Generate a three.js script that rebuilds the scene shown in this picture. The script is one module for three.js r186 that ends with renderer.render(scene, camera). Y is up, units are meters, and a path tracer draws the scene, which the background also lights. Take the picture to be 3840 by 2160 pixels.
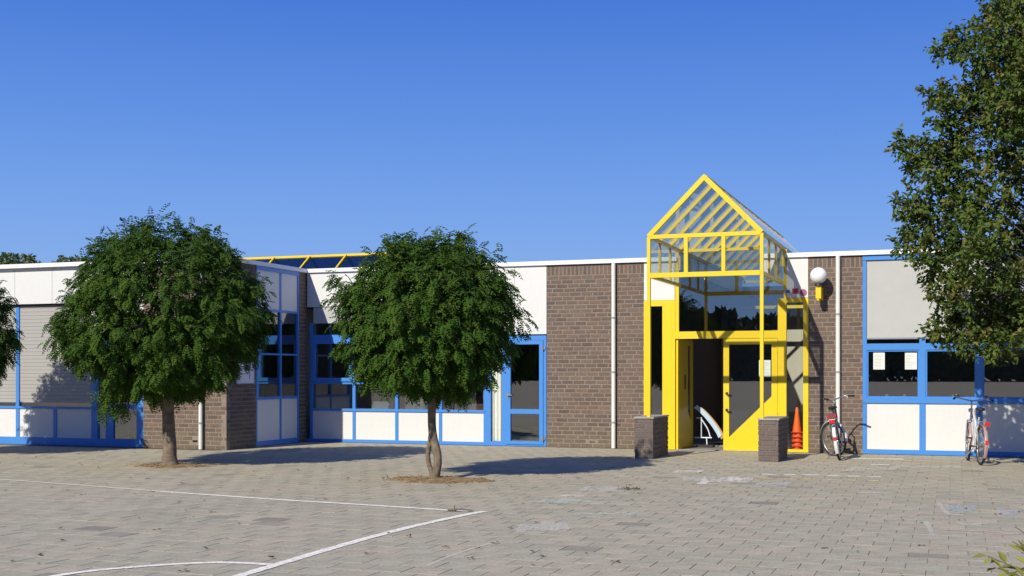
import * as THREE from 'three';
import { mergeGeometries } from 'three/addons/utils/BufferGeometryUtils.js';
import { ImprovedNoise } from 'three/addons/math/ImprovedNoise.js';

// ---------------------------------------------------------------- camera, sky, sun, exposure
const scene = new THREE.Scene();
const EYE = 1.55, CAMZ = 24.07, YAW = 20 * Math.PI / 180, FOC = 3050, IW = 2576, IH = 1449, HOR = 938;
const camera = new THREE.PerspectiveCamera(2 * Math.atan(IH / 2 / FOC) * 180 / Math.PI, IW / IH, 0.1, 2000);
camera.position.set(0, EYE, CAMZ);
camera.rotation.y = YAW;
camera.setViewOffset(IW, IH, 0, -(HOR - IH / 2), IW, IH);
camera.updateProjectionMatrix();
scene.add(camera);

const SUN = new THREE.Vector3(-0.40, 1.0, 1.40).normalize();
const EXPOSURE = 1.1;
const lin = (r, g, b) => new THREE.Color().setRGB(r / 255, g / 255, b / 255, THREE.SRGBColorSpace).multiplyScalar(1 / EXPOSURE);
{
  const W = 1024, H = 512, data = new Float32Array(W * H * 4);
  const stops = [[-90, lin(120, 140, 165)], [-1, lin(150, 175, 215)], [0, lin(152, 186, 236)], [4.7, lin(134, 174, 234)], [7.4, lin(121, 165, 234)], [12, lin(96, 145, 226)], [17, lin(74, 123, 215)], [35, lin(56, 104, 198)], [90, lin(44, 86, 174)]];
  const c = new THREE.Color();
  for (let j = 0; j < H; j++) {
    const el = ((j + 0.5) / H - 0.5) * 180;
    let k = 0; while (k < stops.length - 2 && el > stops[k + 1][0]) k++;
    const t = Math.min(1, Math.max(0, (el - stops[k][0]) / (stops[k + 1][0] - stops[k][0])));
    c.copy(stops[k][1]).lerp(stops[k + 1][1], t);
    for (let i = 0; i < W; i++) { const o = (j * W + i) * 4; data[o] = c.r; data[o + 1] = c.g; data[o + 2] = c.b; data[o + 3] = 1; }
  }
  const tex = new THREE.DataTexture(data, W, H, THREE.RGBAFormat, THREE.FloatType);
  tex.mapping = THREE.EquirectangularReflectionMapping; tex.magFilter = tex.minFilter = THREE.LinearFilter; tex.needsUpdate = true;
  scene.background = tex; scene.environment = tex;
}
const sun = new THREE.DirectionalLight(new THREE.Color(1, 0.935, 0.80), 5);
sun.position.copy(SUN).multiplyScalar(60).add(new THREE.Vector3(-8, 0, 6)); sun.target.position.set(-8, 0, 6);
sun.castShadow = true; sun.shadow.mapSize.set(4096, 4096);
Object.assign(sun.shadow.camera, { left: -30, right: 30, top: 25, bottom: -25, near: 1, far: 140 });
scene.add(sun, sun.target);
const renderer = new THREE.WebGLRenderer({ antialias: true });
renderer.toneMapping = THREE.LinearToneMapping;
renderer.toneMappingExposure = EXPOSURE;
renderer.shadowMap.enabled = true;

// ---------------------------------------------------------------- helpers
let seedN = 7;
const rngOf = (s) => () => { s |= 0; s = s + 0x6D2B79F5 | 0; let t = Math.imul(s ^ s >>> 15, 1 | s); t = t + Math.imul(t ^ t >>> 7, 61 | t) ^ t; return ((t ^ t >>> 14) >>> 0) / 4294967296; };
const R = rngOf(12345);
const noise = new ImprovedNoise();
const fbm = (x, y, z, o = 4) => { let s = 0, a = 0.5; for (let i = 0; i < o; i++) { s += a * noise.noise(x, y, z); x *= 2.03; y *= 2.03; z *= 2.03; a *= 0.5; } return s; };
const V = (x, y, z) => new THREE.Vector3(x, y, z);
const C = (r, g, b) => new THREE.Color(r, g, b);
// a pixel of the 3840 x 2160 photograph gives a direction; the plane it lies on gives the distance
const KF = FOC * 3840 / 2576, KH = HOR * 3840 / 2576, CO = Math.cos(YAW), SI = Math.sin(YAW);
const ray = (x, y) => { const a = (x - 1920) / KF; return [a * CO - SI, (KH - y) / KF, -(a * SI + CO)]; };
const onZ = (x, y, z) => { const d = ray(x, y), t = (z - CAMZ) / d[2]; return V(d[0] * t, EYE + d[1] * t, z); };
const onGround = (x, y, h = 0) => { const d = ray(x, y), t = (h - EYE) / d[1]; return V(d[0] * t, h, CAMZ + d[2] * t); };

const used = {};
const numbered = (n) => { if (!(n in used)) { used[n] = 0; return n; } used[n]++; return n + '_' + String(used[n]).padStart(3, '0'); };
function tag(o, label, category, group, kind) { o.userData.label = label; o.userData.category = category; if (group) o.userData.group = group; if (kind) o.userData.kind = kind; return o; }
function thing(name, label, category, pos = [0, 0, 0], turn = 0, group) { const g = new THREE.Group(); g.name = numbered(name); g.position.set(...pos); g.rotation.y = turn; scene.add(g); return tag(g, label, category, group); }
const sh = (m) => { m.castShadow = true; m.receiveShadow = true; return m; };
function part(parent, name, geo, mat, label) { const g = Array.isArray(geo) ? (geo.length > 1 ? mergeGeometries(geo.map(clean)) : geo[0]) : geo; const m = sh(new THREE.Mesh(g, mat)); m.name = name; if (label) m.userData.label = label; parent.add(m); return m; }
function clean(g) { const q = g.index ? g.toNonIndexed() : g; for (const k of Object.keys(q.attributes)) if (!['position', 'normal', 'uv'].includes(k)) q.deleteAttribute(k); return q; }
function structure(name, geo, mat) { const m = part(scene, numbered(name), geo, mat); m.userData.kind = 'structure'; return m; }
function metreUV(g) {           // box-mapped uv in metres
  const q = g.index ? g.toNonIndexed() : g; if (!q.attributes.normal) q.computeVertexNormals();
  const p = q.attributes.position, n = q.attributes.normal, uv = new Float32Array(p.count * 2);
  for (let i = 0; i < p.count; i++) { const ax = Math.abs(n.getX(i)), ay = Math.abs(n.getY(i)), az = Math.abs(n.getZ(i)); if (ax >= ay && ax >= az) { uv[2 * i] = p.getZ(i); uv[2 * i + 1] = p.getY(i); } else if (ay >= az) { uv[2 * i] = p.getX(i); uv[2 * i + 1] = p.getZ(i); } else { uv[2 * i] = p.getX(i); uv[2 * i + 1] = p.getY(i); } }
  q.setAttribute('uv', new THREE.BufferAttribute(uv, 2)); return q;
}
const bx = (x0, x1, y0, y1, z0, z1) => metreUV(new THREE.BoxGeometry(Math.abs(x1 - x0), Math.abs(y1 - y0), Math.abs(z1 - z0)).translate((x0 + x1) / 2, (y0 + y1) / 2, (z0 + z1) / 2));
function bar(a, b, w, h = w) {   // square bar between two points
  const d = b.clone().sub(a), L = d.length(), g = new THREE.BoxGeometry(w, h, L);
  const m = new THREE.Matrix4().lookAt(a, b, Math.abs(d.y) > 0.99 * L ? V(1, 0, 0) : V(0, 1, 0)); m.setPosition(a.clone().add(b).multiplyScalar(0.5));
  return metreUV(g.applyMatrix4(m));
}
function tube(pts, r0, r1 = r0, seg = 8, rings) {
  const curve = pts.length > 2 ? new THREE.CatmullRomCurve3(pts) : new THREE.LineCurve3(pts[0], pts[1]);
  const n = rings || Math.max(1, (pts.length - 1) * 4), g = new THREE.TubeGeometry(curve, n, 1, seg, false), p = g.attributes.position;
  for (let i = 0; i <= n; i++) { const c = curve.getPointAt(i / n), r = r0 + (r1 - r0) * i / n; for (let j = 0; j <= seg; j++) { const k = i * (seg + 1) + j; p.setXYZ(k, c.x + (p.getX(k) - c.x) * r, c.y + (p.getY(k) - c.y) * r, c.z + (p.getZ(k) - c.z) * r); } }
  return g;
}
const cyl = (a, b, r0, r1 = r0, seg = 12) => { const d = b.clone().sub(a), L = d.length(), g = new THREE.CylinderGeometry(r1, r0, L, seg); g.applyQuaternion(new THREE.Quaternion().setFromUnitVectors(V(0, 1, 0), d.normalize())); return g.translate((a.x + b.x) / 2, (a.y + b.y) / 2, (a.z + b.z) / 2); };
const poly = (pts, z0, depth) => { const s = new THREE.Shape(pts.map(p => new THREE.Vector2(p[0], p[1]))); return metreUV(new THREE.ExtrudeGeometry(s, { depth, bevelEnabled: false }).translate(0, 0, z0)); };

// ---------------------------------------------------------------- textures and materials
function tex(size, fn, srgb = true, rep = 1) {
  const d = new Uint8Array(size * size * 4);
  for (let j = 0; j < size; j++) for (let i = 0; i < size; i++) { const v = fn(i / size, j / size), o = (j * size + i) * 4; if (Array.isArray(v)) { d[o] = v[0]; d[o + 1] = v[1]; d[o + 2] = v[2]; } else d[o] = d[o + 1] = d[o + 2] = v; d[o + 3] = 255; }
  const t = new THREE.DataTexture(d, size, size); t.wrapS = t.wrapT = THREE.RepeatWrapping; t.magFilter = THREE.LinearFilter; t.minFilter = THREE.LinearMipmapLinearFilter; t.generateMipmaps = true; if (srgb) t.colorSpace = THREE.SRGBColorSpace; t.repeat.set(rep, rep); t.needsUpdate = true; return t;
}
// tileable fbm on a torus-like blend
const tn = (u, v, f, s) => { const a = (x, y) => fbm(x * f + s, y * f + s * 1.7, s, 4); const w = (t) => t * t * (3 - 2 * t), wu = w(u), wv = w(v); return (a(u, v) * wu + a(u + 1, v) * (1 - wu)) * wv + (a(u, v + 1) * wu + a(u + 1, v + 1) * (1 - wu)) * (1 - wv); };
const clampB = (v) => Math.max(0, Math.min(255, Math.round(v)));
const rt = rngOf(99);
const texConcrete = tex(512, (u, v) => { const n = tn(u, v, 6, 3.1), m = tn(u, v, 40, 8.2), g = rt(); return clampB(218 + 44 * n + 36 * m + (g - 0.5) * 30 - (g > 0.99 ? 40 : 0)); }, true, 1 / 1.2);
const texPaint = tex(256, (u, v) => clampB(247 + 6 * tn(u, v, 4, 5.3) + 8 * tn(u, v, 30, 1.3)), true, 1 / 1.7);
const texPanel = tex(512, (u, v) => clampB(248 + 4 * tn(u, v, 4, 5.3) + 6 * tn(u, v * 0.08, 60, 3.9) + 5 * tn(u, v, 50, 1.3)), true, 1 / 2.1);   // faint upright streaks of weathered sheet
const texBrick = tex(256, (u, v) => clampB(214 + 70 * tn(u, v, 18, 6.3) + (rt() - 0.5) * 36), true, 1 / 0.5);
const texBump = tex(256, (u, v) => clampB(128 + 120 * tn(u, v, 24, 4.4) + (rt() - 0.5) * 40), false, 1 / 0.4);
const texBark = tex(256, (u, v) => clampB(190 + 110 * tn(u, v * 0.25, 22, 2.2)), true, 1);
const texWeave = tex(256, (u, v) => clampB(242 + 8 * Math.sin(u * Math.PI * 128) * Math.sin(v * Math.PI * 128) + 7 * tn(u, v, 5, 9.7)), true, 1 / 0.8);
const std = (c, rough = 0.6, o = {}) => new THREE.MeshStandardMaterial({ color: c, roughness: rough, ...o });
const matte = (c, rough = 0.95, o = {}) => new THREE.MeshPhysicalMaterial({ color: c, roughness: rough, specularIntensity: 0.12, ...o });   // dusty, no sheen at grazing angles
const M = {
  white: std(C(0.665, 0.665, 0.645), 0.45, { map: texPanel }),
  coping: std(C(0.80, 0.80, 0.79), 0.4, { map: texPaint }),
  blue: std(C(0.058, 0.235, 0.63), 0.38, { map: texPaint }),
  yellow: std(C(0.80, 0.565, 0.010), 0.38, { map: texPaint }),
  mortar: std(C(0.315, 0.255, 0.205), 0.95, { map: texConcrete }),
  screen: std(C(0.47, 0.475, 0.465), 0.85, { map: texWeave }),
  shutter: std(C(0.36, 0.352, 0.33), 0.55, { map: texPaint }),
  dark: std(C(0.02, 0.02, 0.022), 0.6),
  roof: std(C(0.10, 0.10, 0.10), 0.95, { map: texConcrete }),
  inner: std(C(0.58, 0.55, 0.48), 0.9, { map: texPaint }),
  innerBrick: std(C(0.20, 0.142, 0.11), 0.9, { map: texBrick }),
  floor: std(C(0.36, 0.33, 0.29), 0.5, { map: texConcrete }),
  pipe: std(C(0.72, 0.71, 0.67), 0.45, { map: texPaint }),
  steel: std(C(0.45, 0.46, 0.47), 0.35, { metalness: 0.9 }),
  rubber: std(C(0.02, 0.02, 0.02), 0.8),
  black: std(C(0.018, 0.018, 0.02), 0.45),
  paper: std(C(0.66, 0.68, 0.64), 0.85),
  stone: std(C(0.45, 0.42, 0.37), 0.85, { map: texConcrete }),
  curtain: std(C(0.78, 0.78, 0.71), 0.95),
};
const glassOf = (c, ior = 1.5, rough = 0.0) => new THREE.MeshPhysicalMaterial({ color: c, roughness: rough, transmission: 1, thickness: 0, ior, side: THREE.DoubleSide });
M.clearGlass = glassOf(C(0.95, 0.96, 0.95), 1.5);
M.glass = glassOf(C(0.66, 0.70, 0.71), 2.6);
M.porchGlass = glassOf(C(0.92, 0.94, 0.93), 1.45);
M.roofGlass = glassOf(C(0.42, 0.46, 0.55), 1.5);

// ---------------------------------------------------------------- ground and paving
{
  const g = new THREE.PlaneGeometry(900, 900, 1, 1).rotateX(-Math.PI / 2).translate(0, -0.03, -100);
  structure('ground', metreUV(g), matte(C(0.46, 0.40, 0.30), 1, { map: texConcrete }));
}
const PX = 0.32, PZ = 0.31;
{
  const bed = new THREE.PlaneGeometry(46, 32).rotateX(-Math.PI / 2).translate(-8, -0.0055, 9.5);
  const yard = structure('paved_yard', metreUV(bed), matte(C(0.34, 0.295, 0.215), 1, { map: texConcrete }));
  const rp = rngOf(4242), j = 0.0016, bev = 0.0022;
  // tones: sand beige, greenish and pinkish greys of cast concrete
  const tones = [[.545, .488, .356], [.528, .484, .360], [.556, .486, .360], [.520, .484, .358], [.541, .480, .358], [.515, .472, .350], [.564, .498, .364], [.498, .457, .342]].map(t => C(...t));
  const dark = [C(.365, .325, .262), C(.415, .372, .295)];
  const mats = [...tones, ...dark].map(c => matte(c, 0.95, { map: texConcrete, bumpMap: texBump, bumpScale: 0.0008 }));
  const white = matte(C(1, 1, 1), 0.95, { vertexColors: true, map: texConcrete, bumpMap: texBump, bumpScale: 0.0008 });
  const hx = PX / 2 - j, hz = PZ / 2 - j;
  const T = [[-hx + bev, 0, -hz + bev], [hx - bev, 0, -hz + bev], [hx - bev, 0, hz - bev], [-hx + bev, 0, hz - bev]], B = [[-hx, -0.009, -hz], [hx, -0.009, -hz], [hx, -0.009, hz], [-hx, -0.009, hz]];
  const quads = [[T[0], T[3], T[2], T[1]]]; for (let k = 0; k < 4; k++) quads.push([T[k], T[(k + 1) % 4], B[(k + 1) % 4], B[k]]);
  const tri = []; for (const q of quads) tri.push(q[0], q[1], q[2], q[0], q[2], q[3]);
  const uvOff = [[0, 0], [.37, .61], [.71, .23], [.13, .83], [.53, .41]];
  const geoVar = uvOff.map(([a, b]) => { const g = new THREE.BufferGeometry(); g.setAttribute('position', new THREE.Float32BufferAttribute(tri.flat(), 3)); g.setAttribute('uv', new THREE.Float32BufferAttribute(tri.flatMap(p => [p[0] + a, p[2] + b]), 2)); g.computeVertexNormals(); return g; });
  const list = [];
  for (let r = 0; r < 84; r++) for (let q = 0; q < 120; q++) {
    const z = 0.17 + r * PZ, x = -29 + (q + (r % 2) * 0.5) * PX;
    if (x < -13.69 && z < 3.3) continue;
    if (x > 6) continue;
    const n = fbm(x * 0.35, z * 0.35, 1.7, 3), n2 = fbm(x * 0.9 + 40, z * 0.9, 5.7, 2);
    let ti = Math.floor((0.5 + n * 0.9 + n2 * 0.6 + (rp() - 0.5) * 0.5) * 8); ti = Math.max(0, Math.min(7, ti));
    if (rp() < 0.012) ti = 8 + Math.floor(rp() * 2);
    if (Math.abs(x + 8.0) < 0.17 && Math.abs(z - 14.13) < 0.16) ti = 8;
    const tilt = (rp() - 0.5) * 0.009, tilt2 = (rp() - 0.5) * 0.009, y = -0.0015 * rp(), v = Math.floor(rp() * 5), sh2 = 0.96 + rp() * 0.08;
    const dx = x, dz = CAMZ - z, dep = -dx * SI + dz * CO, rr = dx * CO + dz * SI, px = rr / dep;
    const inView = dep > 1 && Math.abs(px) < 1288 / FOC && (EYE / dep) < 511 / FOC * 1.01;
    list.push({ x, z, ti, tilt, tilt2, y, v, sh2, dep, inView });
  }
  const near = new Set(list.filter(p => p.inView).sort((a, b) => a.dep - b.dep).slice(0, 300));
  const pos = [], col = [], uv = [], m4 = new THREE.Matrix4(), e = new THREE.Euler(), v3 = V(0, 0, 0);
  for (const p of list) {
    e.set(p.tilt, 0, p.tilt2); m4.makeRotationFromEuler(e).setPosition(p.x, p.y, p.z);
    if (near.has(p)) { const m = part(yard, 'paver', geoVar[p.v], mats[p.ti]); m.applyMatrix4(m4); continue; }
    const c = p.ti < 8 ? tones[p.ti] : dark[p.ti - 8];
    for (const t of tri) { v3.set(...t).applyMatrix4(m4); pos.push(v3.x, v3.y, v3.z); col.push(c.r * p.sh2, c.g * p.sh2, c.b * p.sh2); uv.push(t[0] + uvOff[p.v][0], t[2] + uvOff[p.v][1]); }
  }
  const g = new THREE.BufferGeometry(); g.setAttribute('position', new THREE.Float32BufferAttribute(pos, 3)); g.setAttribute('color', new THREE.Float32BufferAttribute(col, 3)); g.setAttribute('uv', new THREE.Float32BufferAttribute(uv, 2)); g.computeVertexNormals();
  const rest = part(yard, 'paving', g, white); rest.userData.kind = 'stuff'; rest.userData.label = 'staggered beige concrete pavers covering the yard';
}
// painted court lines and chalk: ribbons on the pavers
const texWear = tex(256, (u, v) => { const n = tn(u, v, 26, 7.7) + 0.5 * (rt() - 0.5); return n > -0.22 ? 255 : 40; }, false, 1 / 0.9);
const texChalk = tex(256, (u, v) => { const n = tn(u, v, 20, 2.7) * 1.3 + tn(u, v, 60, 4.7) + 0.8 * (rt() - 0.5); return clampB(180 + n * 300); }, false, 1 / 0.7);
function ribbon(pts, w, y, rough = 0.1, step = 0.05, seed = 1) {
  const rr = rngOf(seed), curve = pts.length > 2 ? new THREE.CatmullRomCurve3(pts, false, 'centripetal') : new THREE.LineCurve3(pts[0], pts[1]);
  const L = curve.getLength(), n = Math.max(2, Math.round(L / step)), pos = [], uv = [], idx = [];
  for (let i = 0; i <= n; i++) {
    const p = curve.getPointAt(i / n), t = curve.getTangentAt(i / n), a = w / 2 * (1 + rough * (rr() - 0.5) * 2), b = w / 2 * (1 + rough * (rr() - 0.5) * 2);
    pos.push(p.x + t.z * a, y, p.z - t.x * a, p.x - t.z * b, y, p.z + t.x * b); uv.push(p.x + t.z * a, p.z - t.x * a, p.x - t.z * b, p.z + t.x * b);
    if (i) { const k = 2 * i; idx.push(k - 2, k - 1, k, k - 1, k + 1, k); }
  }
  const g = new THREE.BufferGeometry(); g.setAttribute('position', new THREE.Float32BufferAttribute(pos, 3)); g.setAttribute('uv', new THREE.Float32BufferAttribute(uv, 2)); g.setIndex(idx); g.computeVertexNormals(); return g;
}
const G = (...a) => { const o = []; for (let i = 0; i < a.length; i += 2) o.push(onGround(a[i], a[i + 1])); return o; };
{
  const paint = matte(C(0.84, 0.79, 0.68), 0.9, { alphaMap: texWear, transparent: true });
  const paint2 = matte(C(0.68, 0.62, 0.50), 0.9, { alphaMap: texWear, transparent: true });
  structure('court_line', ribbon(G(-120, 1790, 195, 1812, 600, 1843), 0.075, 0.004, 0.2, 0.06, 11), paint2);
  structure('court_line', ribbon(G(595, 1843, 1000, 1871, 1400, 1896, 1760, 1919), 0.09, 0.004, 0.15, 0.06, 12), paint);
  structure('court_line', ribbon(G(1820, 1919, 1790, 1923, 1600, 1963, 1400, 2013, 1200, 2070, 1060, 2112, 900, 2160, 700, 2225), 0.10, 0.0044, 0.12, 0.05, 13), paint);
  structure('court_line', ribbon(G(100, 2185, 230, 2157, 330, 2143, 560, 2123, 780, 2111, 900, 2112, 1030, 2119), 0.085, 0.004, 0.14, 0.05, 14), paint);
  const chalk = (c, o) => matte(c, 0.95, { alphaMap: texChalk, transparent: true, opacity: o });
  const W = chalk(C(.84, .81, .72), 0.85), Wf = chalk(C(.76, .74, .66), 0.5), Bl = chalk(C(.60, .66, .68), 0.45), Pk = chalk(C(.78, .50, .45), 0.55), Ye = chalk(C(.80, .64, .26), 0.65), Gr = chalk(C(.64, .72, .60), 0.55);
  structure('chalk_line', ribbon(G(1602, 2124, 1640, 2106, 1774, 2057, 1886, 2028), 0.03, 0.004, 0.4, 0.04, 15), Wf);
  // row of dashes in front of the entrance
  const zz = 1680, xs = 2800, kk = 2.477, d = (a, b) => [xs + a / kk, zz + b / kk];
  const dash = [[140, 265, 246], [350, 458, 250], [525, 672, 253], [745, 865, 260], [930, 1060, 264], [1128, 1260, 270]];
  dash.forEach(([a, b, y], i) => { structure('chalk_dash', ribbon(G(...d(a, y), ...d(b, y)), 0.20, 0.004, 0.15, 0.03, 20 + i), W); structure('chalk_dash', ribbon(G(...d(a + 4, y + 38), ...d(b - 30, y + 38)), 0.20, 0.004, 0.3, 0.03, 30 + i), Ye); });
  const rs = rngOf(771);
  function scribble(name, x0, x1, y0, y1, n, w, mat, seed) {
    const pts = []; for (let i = 0; i <= n; i++) { const t = i / n; pts.push(x0 + (x1 - x0) * Math.min(1, Math.max(0, t + (rs() - 0.5) * 0.25)), y0 + (y1 - y0) * (i % 2 ? 0.15 + 0.3 * rs() : 0.6 + 0.4 * rs())); }
    structure(name, ribbon(G(...pts), w, 0.004 + 0.0004 * (seed % 5), 0.35, 0.04, seed), mat);
  }
  scribble('chalk_drawing', 2628, 2820, 1782, 1817, 13, 0.12, W, 41);
  scribble('chalk_drawing', 2540, 2630, 1762, 1775, 5, 0.15, W, 42);
  scribble('chalk_drawing', 2570, 2640, 1784, 1808, 6, 0.07, Wf, 43);
  scribble('chalk_drawing', 1985, 2205, 1868, 1893, 12, 0.10, Gr, 44);
  scribble('chalk_drawing', 2120, 2175, 1856, 1864, 4, 0.13, W, 45);
  scribble('chalk_drawing', 2180, 2330, 1815, 1850, 8, 0.12, Wf, 46);
  scribble('chalk_drawing', 2160, 2380, 1918, 1938, 7, 0.06, Gr, 47);
  scribble('chalk_drawing', 1950, 2120, 1950, 2000, 8, 0.10, Wf, 48);
  scribble('chalk_drawing', 2830, 2960, 1805, 1825, 5, 0.09, Bl, 49);
  scribble('chalk_drawing', 3550, 3650, 1884, 1928, 14, 0.045, Bl, 50);
  scribble('chalk_drawing', 3750, 3860, 1900, 1940, 12, 0.045, Bl, 51);
  structure('chalk_drawing', ribbon(G(3415, 1940, 3450, 1926, 3490, 1921, 3530, 1924), 0.05, 0.004, 0.4, 0.04, 52), Pk);
  structure('chalk_drawing', ribbon(G(3520, 1886, 3535, 1908, 3558, 1931), 0.05, 0.0044, 0.4, 0.04, 53), Wf);
  structure('chalk_drawing', ribbon(G(3472, 1956, 3484, 1976, 3498, 2010), 0.045, 0.004, 0.3, 0.04, 54), Wf);
  structure('chalk_drawing', ribbon(G(3588, 1962, 3640, 1969, 3690, 1962), 0.09, 0.004, 0.3, 0.04, 55), Wf);
  structure('chalk_drawing', ribbon(G(3520, 1986, 3600, 1990, 3700, 1994, 3800, 2004), 0.08, 0.004, 0.4, 0.04, 56), Pk);
  structure('chalk_drawing', ribbon(G(3690, 2000, 3760, 2006, 3830, 2000), 0.05, 0.0048, 0.4, 0.04, 57), Pk);
  structure('chalk_drawing', ribbon(G(3200, 1721, 3280, 1721, 3390, 1723), 0.30, 0.004, 0.4, 0.05, 58), W);
  structure('chalk_drawing', ribbon(G(3265, 1743, 3335, 1743), 0.26, 0.004, 0.4, 0.05, 59), W);
  scribble('chalk_drawing', 3170, 3370, 1752, 1768, 7, 0.15, Wf, 60);
  scribble('chalk_drawing', 3340, 3600, 1742, 1760, 6, 0.15, Wf, 61);
  structure('chalk_drawing', ribbon(G(3225, 1848, 3300, 1848), 0.18, 0.004, 0.4, 0.04, 62), Wf);
}

// ---------------------------------------------------------------- school building
const H0 = 3.80, HC = 3.885, XS = -13.69, ZW = 3.19, ZB = -9;
const school = thing('school_building', 'single storey brown brick school with white fascia and blue framed windows', 'building');
{
  // shell
  part(school, 'roof', [bx(-27, -5.22, 3.60, 3.80, ZB, -0.03), bx(-3.08, 7, 3.60, 3.80, ZB, -0.03), bx(-5.22, -3.08, 3.60, 3.80, ZB, -7.75), bx(-27, XS - 0.02, 3.60, 3.80, -0.03, ZW - 0.17)], M.roof);
  part(school, 'floor', bx(-27, 7, -0.028, 0.006, ZB, -0.1), M.floor);
  part(school, 'floor', bx(-27, XS - 0.12, -0.028, 0.006, -0.1, ZW - 0.2), M.floor);
  part(school, 'back_wall', bx(-27, 7, 0.006, 3.60, ZB - 0.2, ZB), M.inner);
  part(school, 'end_wall', bx(-27.2, -27, 0.006, 3.8, ZB, ZW - 0.2), M.inner);
  part(school, 'end_wall', bx(7, 7.2, 0.006, 3.8, ZB, -0.03), M.inner);
  part(school, 'inner_wall', bx(-8.02, -7.92, 0.006, 3.60, ZB, -0.12), M.inner);
  part(school, 'inner_wall', bx(-6.05, -5.95, 0.006, 3.60, ZB, -0.12), M.innerBrick);
  part(school, 'inner_wall', bx(-2.62, -2.52, 0.006, 3.60, ZB, -0.12), M.innerBrick);
  part(school, 'inner_wall', bx(-1.72, -1.62, 0.006, 3.60, ZB, -0.12), M.inner);
  part(school, 'inner_wall', bx(XS - 0.3, XS - 0.2, 0.006, 3.60, ZB, -0.3), M.inner);
  part(school, 'inner_wall', bx(-27, XS - 0.3, 0.006, 3.60, -1.6, -1.5), M.inner);
  // copings
  part(school, 'coping', bx(XS + 0.03, -5.225, H0, HC, -0.22, 0.05), M.coping); part(school, 'coping', bx(-3.085, 7, H0, HC, -0.22, 0.05), M.coping);
  part(school, 'coping', bx(-27, XS + 0.05, H0, HC, ZW - 0.22, ZW + 0.05), M.coping);
  part(school, 'coping', bx(XS - 0.22, XS + 0.05, H0, HC, 0.05, ZW - 0.22), M.coping);
}
// ---- brickwork
const brickTones = [[0.197, 0.138, 0.108], [0.179, 0.127, 0.103], [0.212, 0.149, 0.116], [0.171, 0.127, 0.108], [0.192, 0.130, 0.099], [0.205, 0.156, 0.127], [0.153, 0.113, 0.097], [0.216, 0.143, 0.106], [0.203, 0.157, 0.108], [0.188, 0.143, 0.095]].map(t => C(...t));
const brickMats = brickTones.map(c => std(c, 0.88, { map: texBrick, bumpMap: texBump, bumpScale: 0.002 }));
const brickVC = std(C(1, 1, 1), 0.88, { vertexColors: true, map: texBrick, bumpMap: texBump, bumpScale: 0.002 });
const BL = 0.247, BH = 0.087, JT = 0.019;
const brickGeoCache = {};
function brickGeo(w, h) {
  const k = Math.round(w * 500) + 'x' + Math.round(h * 500);
  if (!brickGeoCache[k]) {
    const b = 0.0035, z0 = -0.014, hw = w / 2, hh = h / 2, T = [[-hw + b, -hh + b, 0], [hw - b, -hh + b, 0], [hw - b, hh - b, 0], [-hw + b, hh - b, 0]], B = [[-hw, -hh, z0], [hw, -hh, z0], [hw, hh, z0], [-hw, hh, z0]];
    const q = [[T[0], T[1], T[2], T[3]]]; for (let i = 0; i < 4; i++) q.push([T[(i + 1) % 4], T[i], B[i], B[(i + 1) % 4]]);
    const tri = []; for (const f of q) tri.push(f[0], f[1], f[2], f[0], f[2], f[3]);
    const g = new THREE.BufferGeometry(); g.setAttribute('position', new THREE.Float32BufferAttribute(tri.flat(), 3)); g.setAttribute('uv', new THREE.Float32BufferAttribute(tri.flatMap(p => [p[0] + w, p[1] + h * 3]), 2)); g.computeVertexNormals(); brickGeoCache[k] = g;
  }
  return brickGeoCache[k];
}
const rb = rngOf(555);
function brickLayout(x0, x1, y0, y1, soldier, holes = []) {      // bricks of a wall face in its own plane
  const out = [], put = (a, b, c, d) => { a = Math.max(a, x0); b = Math.min(b, x1); if (b - a < 0.035) return; for (const h of holes) if (a < h[1] && b > h[0] && c < h[3] && d > h[2]) return; out.push({ x: (a + b) / 2, y: (c + d) / 2, w: b - a, h: d - c, t: c < 0.55 && rb() < 1.25 - c * 2.2 ? 8 + Math.floor(rb() * 2) : Math.floor(rb() * 8), z: (rb() - 0.5) * 0.003, s: 0.9 + rb() * 0.2 }); };
  const top = soldier ? y1 - 0.225 : y1; let y = y0, r = 0;
  const rows = Math.round((top - y0) / BH), ch = (top - y0) / rows;
  for (; r < rows; r++, y += ch) { const off = [0, 0.5, 0.22, 0.68][r % 4] * BL + (rb() - 0.5) * 0.03; for (let x = x0 - off; x < x1; x += BL) put(x + JT / 2, x + BL - JT / 2, y + JT / 2, y + ch - JT / 2); }
  if (soldier) for (let x = x0; x < x1; x += 0.087) put(x + JT / 2, x + 0.087 - JT / 2, top + JT / 2, y1 - 0.004);
  return out;
}
const brickAll = [];
function brickWall(parent, x0, x1, y0, y1, thick, place, soldier = true, holes = []) {
  const wall = part(parent, 'brick_wall', bx(x0, x1, y0, y1, -thick, -0.006), M.mortar); if (place) place(wall);
  wall.updateMatrixWorld(true);
  for (const b of brickLayout(x0, x1, y0, y1, soldier, holes)) brickAll.push({ ...b, wall });
  return wall;
}
brickWall(school, -7.985, -5.912, 0.006, H0, 0.12, null, true, [[-7.06, -6.93, 0.10, 0.15]]);
brickWall(school, -2.64, -1.63, 0.006, H0, 0.12, null);
brickWall(school, -15.69, XS, 0.006, H0, 0.12, (w) => { w.position.z = ZW; }, true, [[-14.5, -14.37, 0.14, 0.19]]);
const toSide = (w) => { w.position.set(XS, 0, 0); w.rotation.y = Math.PI / 2; };     // local x = -z
brickWall(school, -ZW, -2.085, 0.006, H0, 0.12, toSide);
brickWall(school, -0.325, -0.004, 0.006, H0, 0.12, toSide);
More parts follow.
